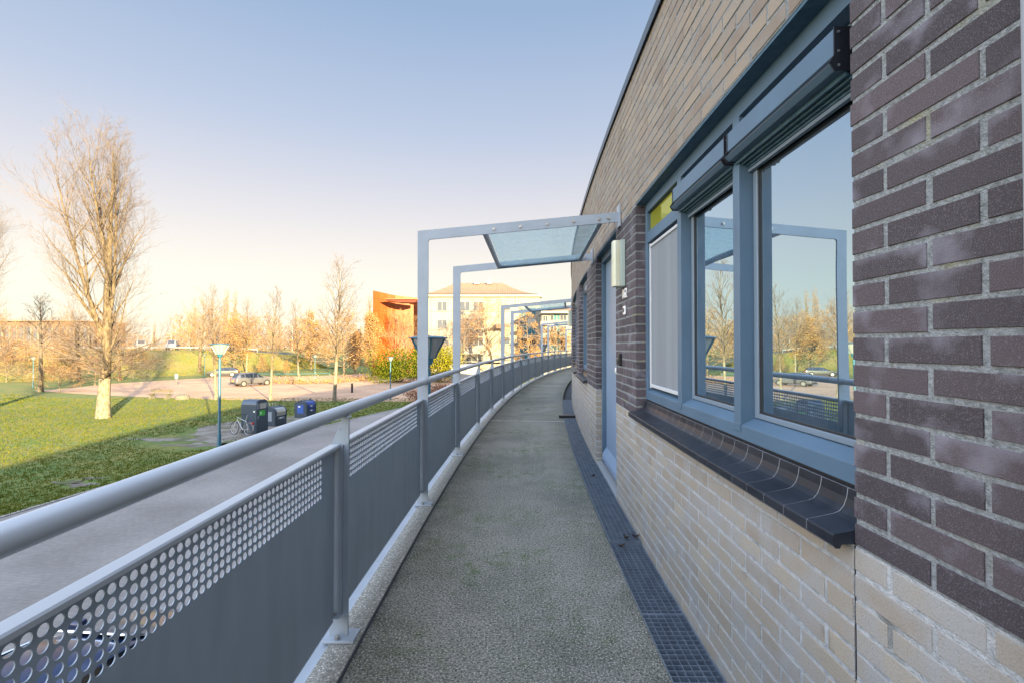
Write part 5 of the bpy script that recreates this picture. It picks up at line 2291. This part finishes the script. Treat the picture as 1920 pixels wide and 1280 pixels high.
OD = 86.0
ob = thing('orange_building', 'bright orange wall with a sweeping concave top edge beyond the laurel', 'building', (fx(740, OD), OD, G))
OO = tuple(ob.location)
b = MB()
rows = []
pl = [(699, 545, 80), (712, 547.6, 82), (726, 551, 83.6), (741, 553.8, 84.8), (757, 556, 85.6), (772, 557.6, 86.2), (783, 558.6, 86.6)]
for th in (0, .6):
    pass
front = [(fx(p, d), d, fz(t, d)) for p, t, d in pl]
ring = []
for x, y, z in front:
    ring.append([(x, y, G), (x, y, z), (x + .15, y + .6, z), (x + .15, y + .6, G)])
b.grid(ring, close=True)
b.face(ring[0])
b.face(ring[-1][::-1])
b.build('curved_wall', M['orange'], ob, OO)
for zz_ in range(-1, 11, 2):
    b = MB()
    b.grid([[(x - .0, y - .02, zz_ + .0), (x - .0, y - .02, zz_ + .05)] for x, y, z in front])
    b.build('cladding_joint', M['darkred'], ob, OO)
b = MB()
b.box(fx(781, 87), fx(799, 87), 87.2, 97, G, fz(562, 87))
b.build('side_wall', M['orange'], ob, OO)
b = MB()
b.box(fx(797, 86), fx(816.5, 86), 86.0, 87.1, G, fz(565, 86))
b.build('red_bay', M['darkred'], ob, OO)
fwin(799, 806, 570, 600, 1, 2, ob, OO, 85.95)
fwin(808, 815, 570, 600, 1, 2, ob, OO, 85.95)
b = MB()
b.prism([(fx(727, 82), fz(563.8, 82)), (fx(783, 82), fz(563.8, 82)), (fx(783, 82), fz(568.5, 82)), (fx(752, 82), fz(568.5, 82)), (fx(727, 82), fz(565, 82))], 80.4, 83.0, 'y')
b.build('canopy_roof', M['darkred'], ob, OO)
b = MB()
b.box(fx(727, 82), fx(783, 82), 80.0, 83.02, fz(563.6, 82), fz(562.5, 82))
b.build('canopy_edge', M['orange_lt'], ob, OO)

LD = 132.0
lowb = thing('long_building', 'long low brown building with white columns behind the left trees', 'building', (fx(60, LD), LD, G))
LO = tuple(lowb.location)
b = MB()
b.box(fx(-60, LD), fx(158, LD), LD, LD + 14, G, fz(603, LD))
b.build('wall', M['brown'], lowb, LO)
b = MB()
b.box(fx(-62, LD), fx(160, LD), LD - 1, LD + 15, fz(603, LD) + .001, fz(601.5, LD))
b.build('roof', M['rooftile'], lowb, LO)
for k in range(-4, 13):
    px = 5 + k * 13.4
    b = MB()
    b.box(fx(px, LD), fx(px + 2.6, LD), LD - .35, LD - .002, G, fz(611, LD))
    b.build('column', M['column'], lowb, LO)
    b = MB()
    b.box(fx(px + 4.5, LD), fx(px + 10.5, LD), LD - .05, LD - .003, fz(640, LD), fz(614, LD))
    b.build('window', M['winglass'], lowb, LO)
sh = thing('shed', 'white flat roofed shed below the railing, right of the nearest canopy posts', 'shed', at(866, 716))
SO = tuple(sh.location)
D = SO[1]
b = MB()
b.box(fx(846, D), fx(893, D), D, D + 6, G, fz(693, D))
b.build('wall', M['lightgrey'], sh, SO)
b = MB()
b.box(fx(845, D), fx(894, D), D - .3, D + 6.3, fz(693, D) + .001, fz(684, D))
b.build('roof', M['lightgrey'], sh, SO)
# tall pale masts on the far side of the dyke
for k, (px, tp) in enumerate(((285, 612), (258, 630), (321, 628), (384, 622), (470, 618), (548, 612))):
    D = 112 + 5 * (k % 3)
    x = fx(px, D)
    o = thing('light_mast', ['tallest white mast beyond the dyke', 'short white mast left of the tallest one beyond the dyke', 'white mast right behind the dyke van', 'white mast behind the wide crowned tree',
                             'white mast behind the narrow poplars', 'white mast beyond the car park'][k], 'mast', (x, D, G))
    H = fz(tp, D) - G
    b = MB()
    b.lathe([(.13, 0), (.09, H)], 8)
    b.build('mast_pole', M['fascia'], o)
    b = MB()
    b.tube([(0, 0, H), (-.5, 0, H + .25), (-1.3, 0, H + .3)], .07, 6)
    b.build('mast_arm', M['fascia'], o)
gr = thing('guard_rail', 'thin metal guard rail along the top of the dyke', 'guard rail', (C_[20][0], C_[20][1], G + 4))
gp = [(lerp(C_[i][0], B_[i][0], .1), lerp(C_[i][1], B_[i][1], .1), G + H_[i]) for i in range(8, len(C_) - 10)]
b = MB()
b.tube([(p[0], p[1], p[2] + .6) for p in gp], .12, 6)
b.build('beam', M['alu'], gr, tuple(gr.location))
for p in gp[::2]:
    b = MB()
    b.tube([p, (p[0], p[1], p[2] + .6)], .06, 5)
    b.build('rail_post', M['alu'], gr, tuple(gr.location))
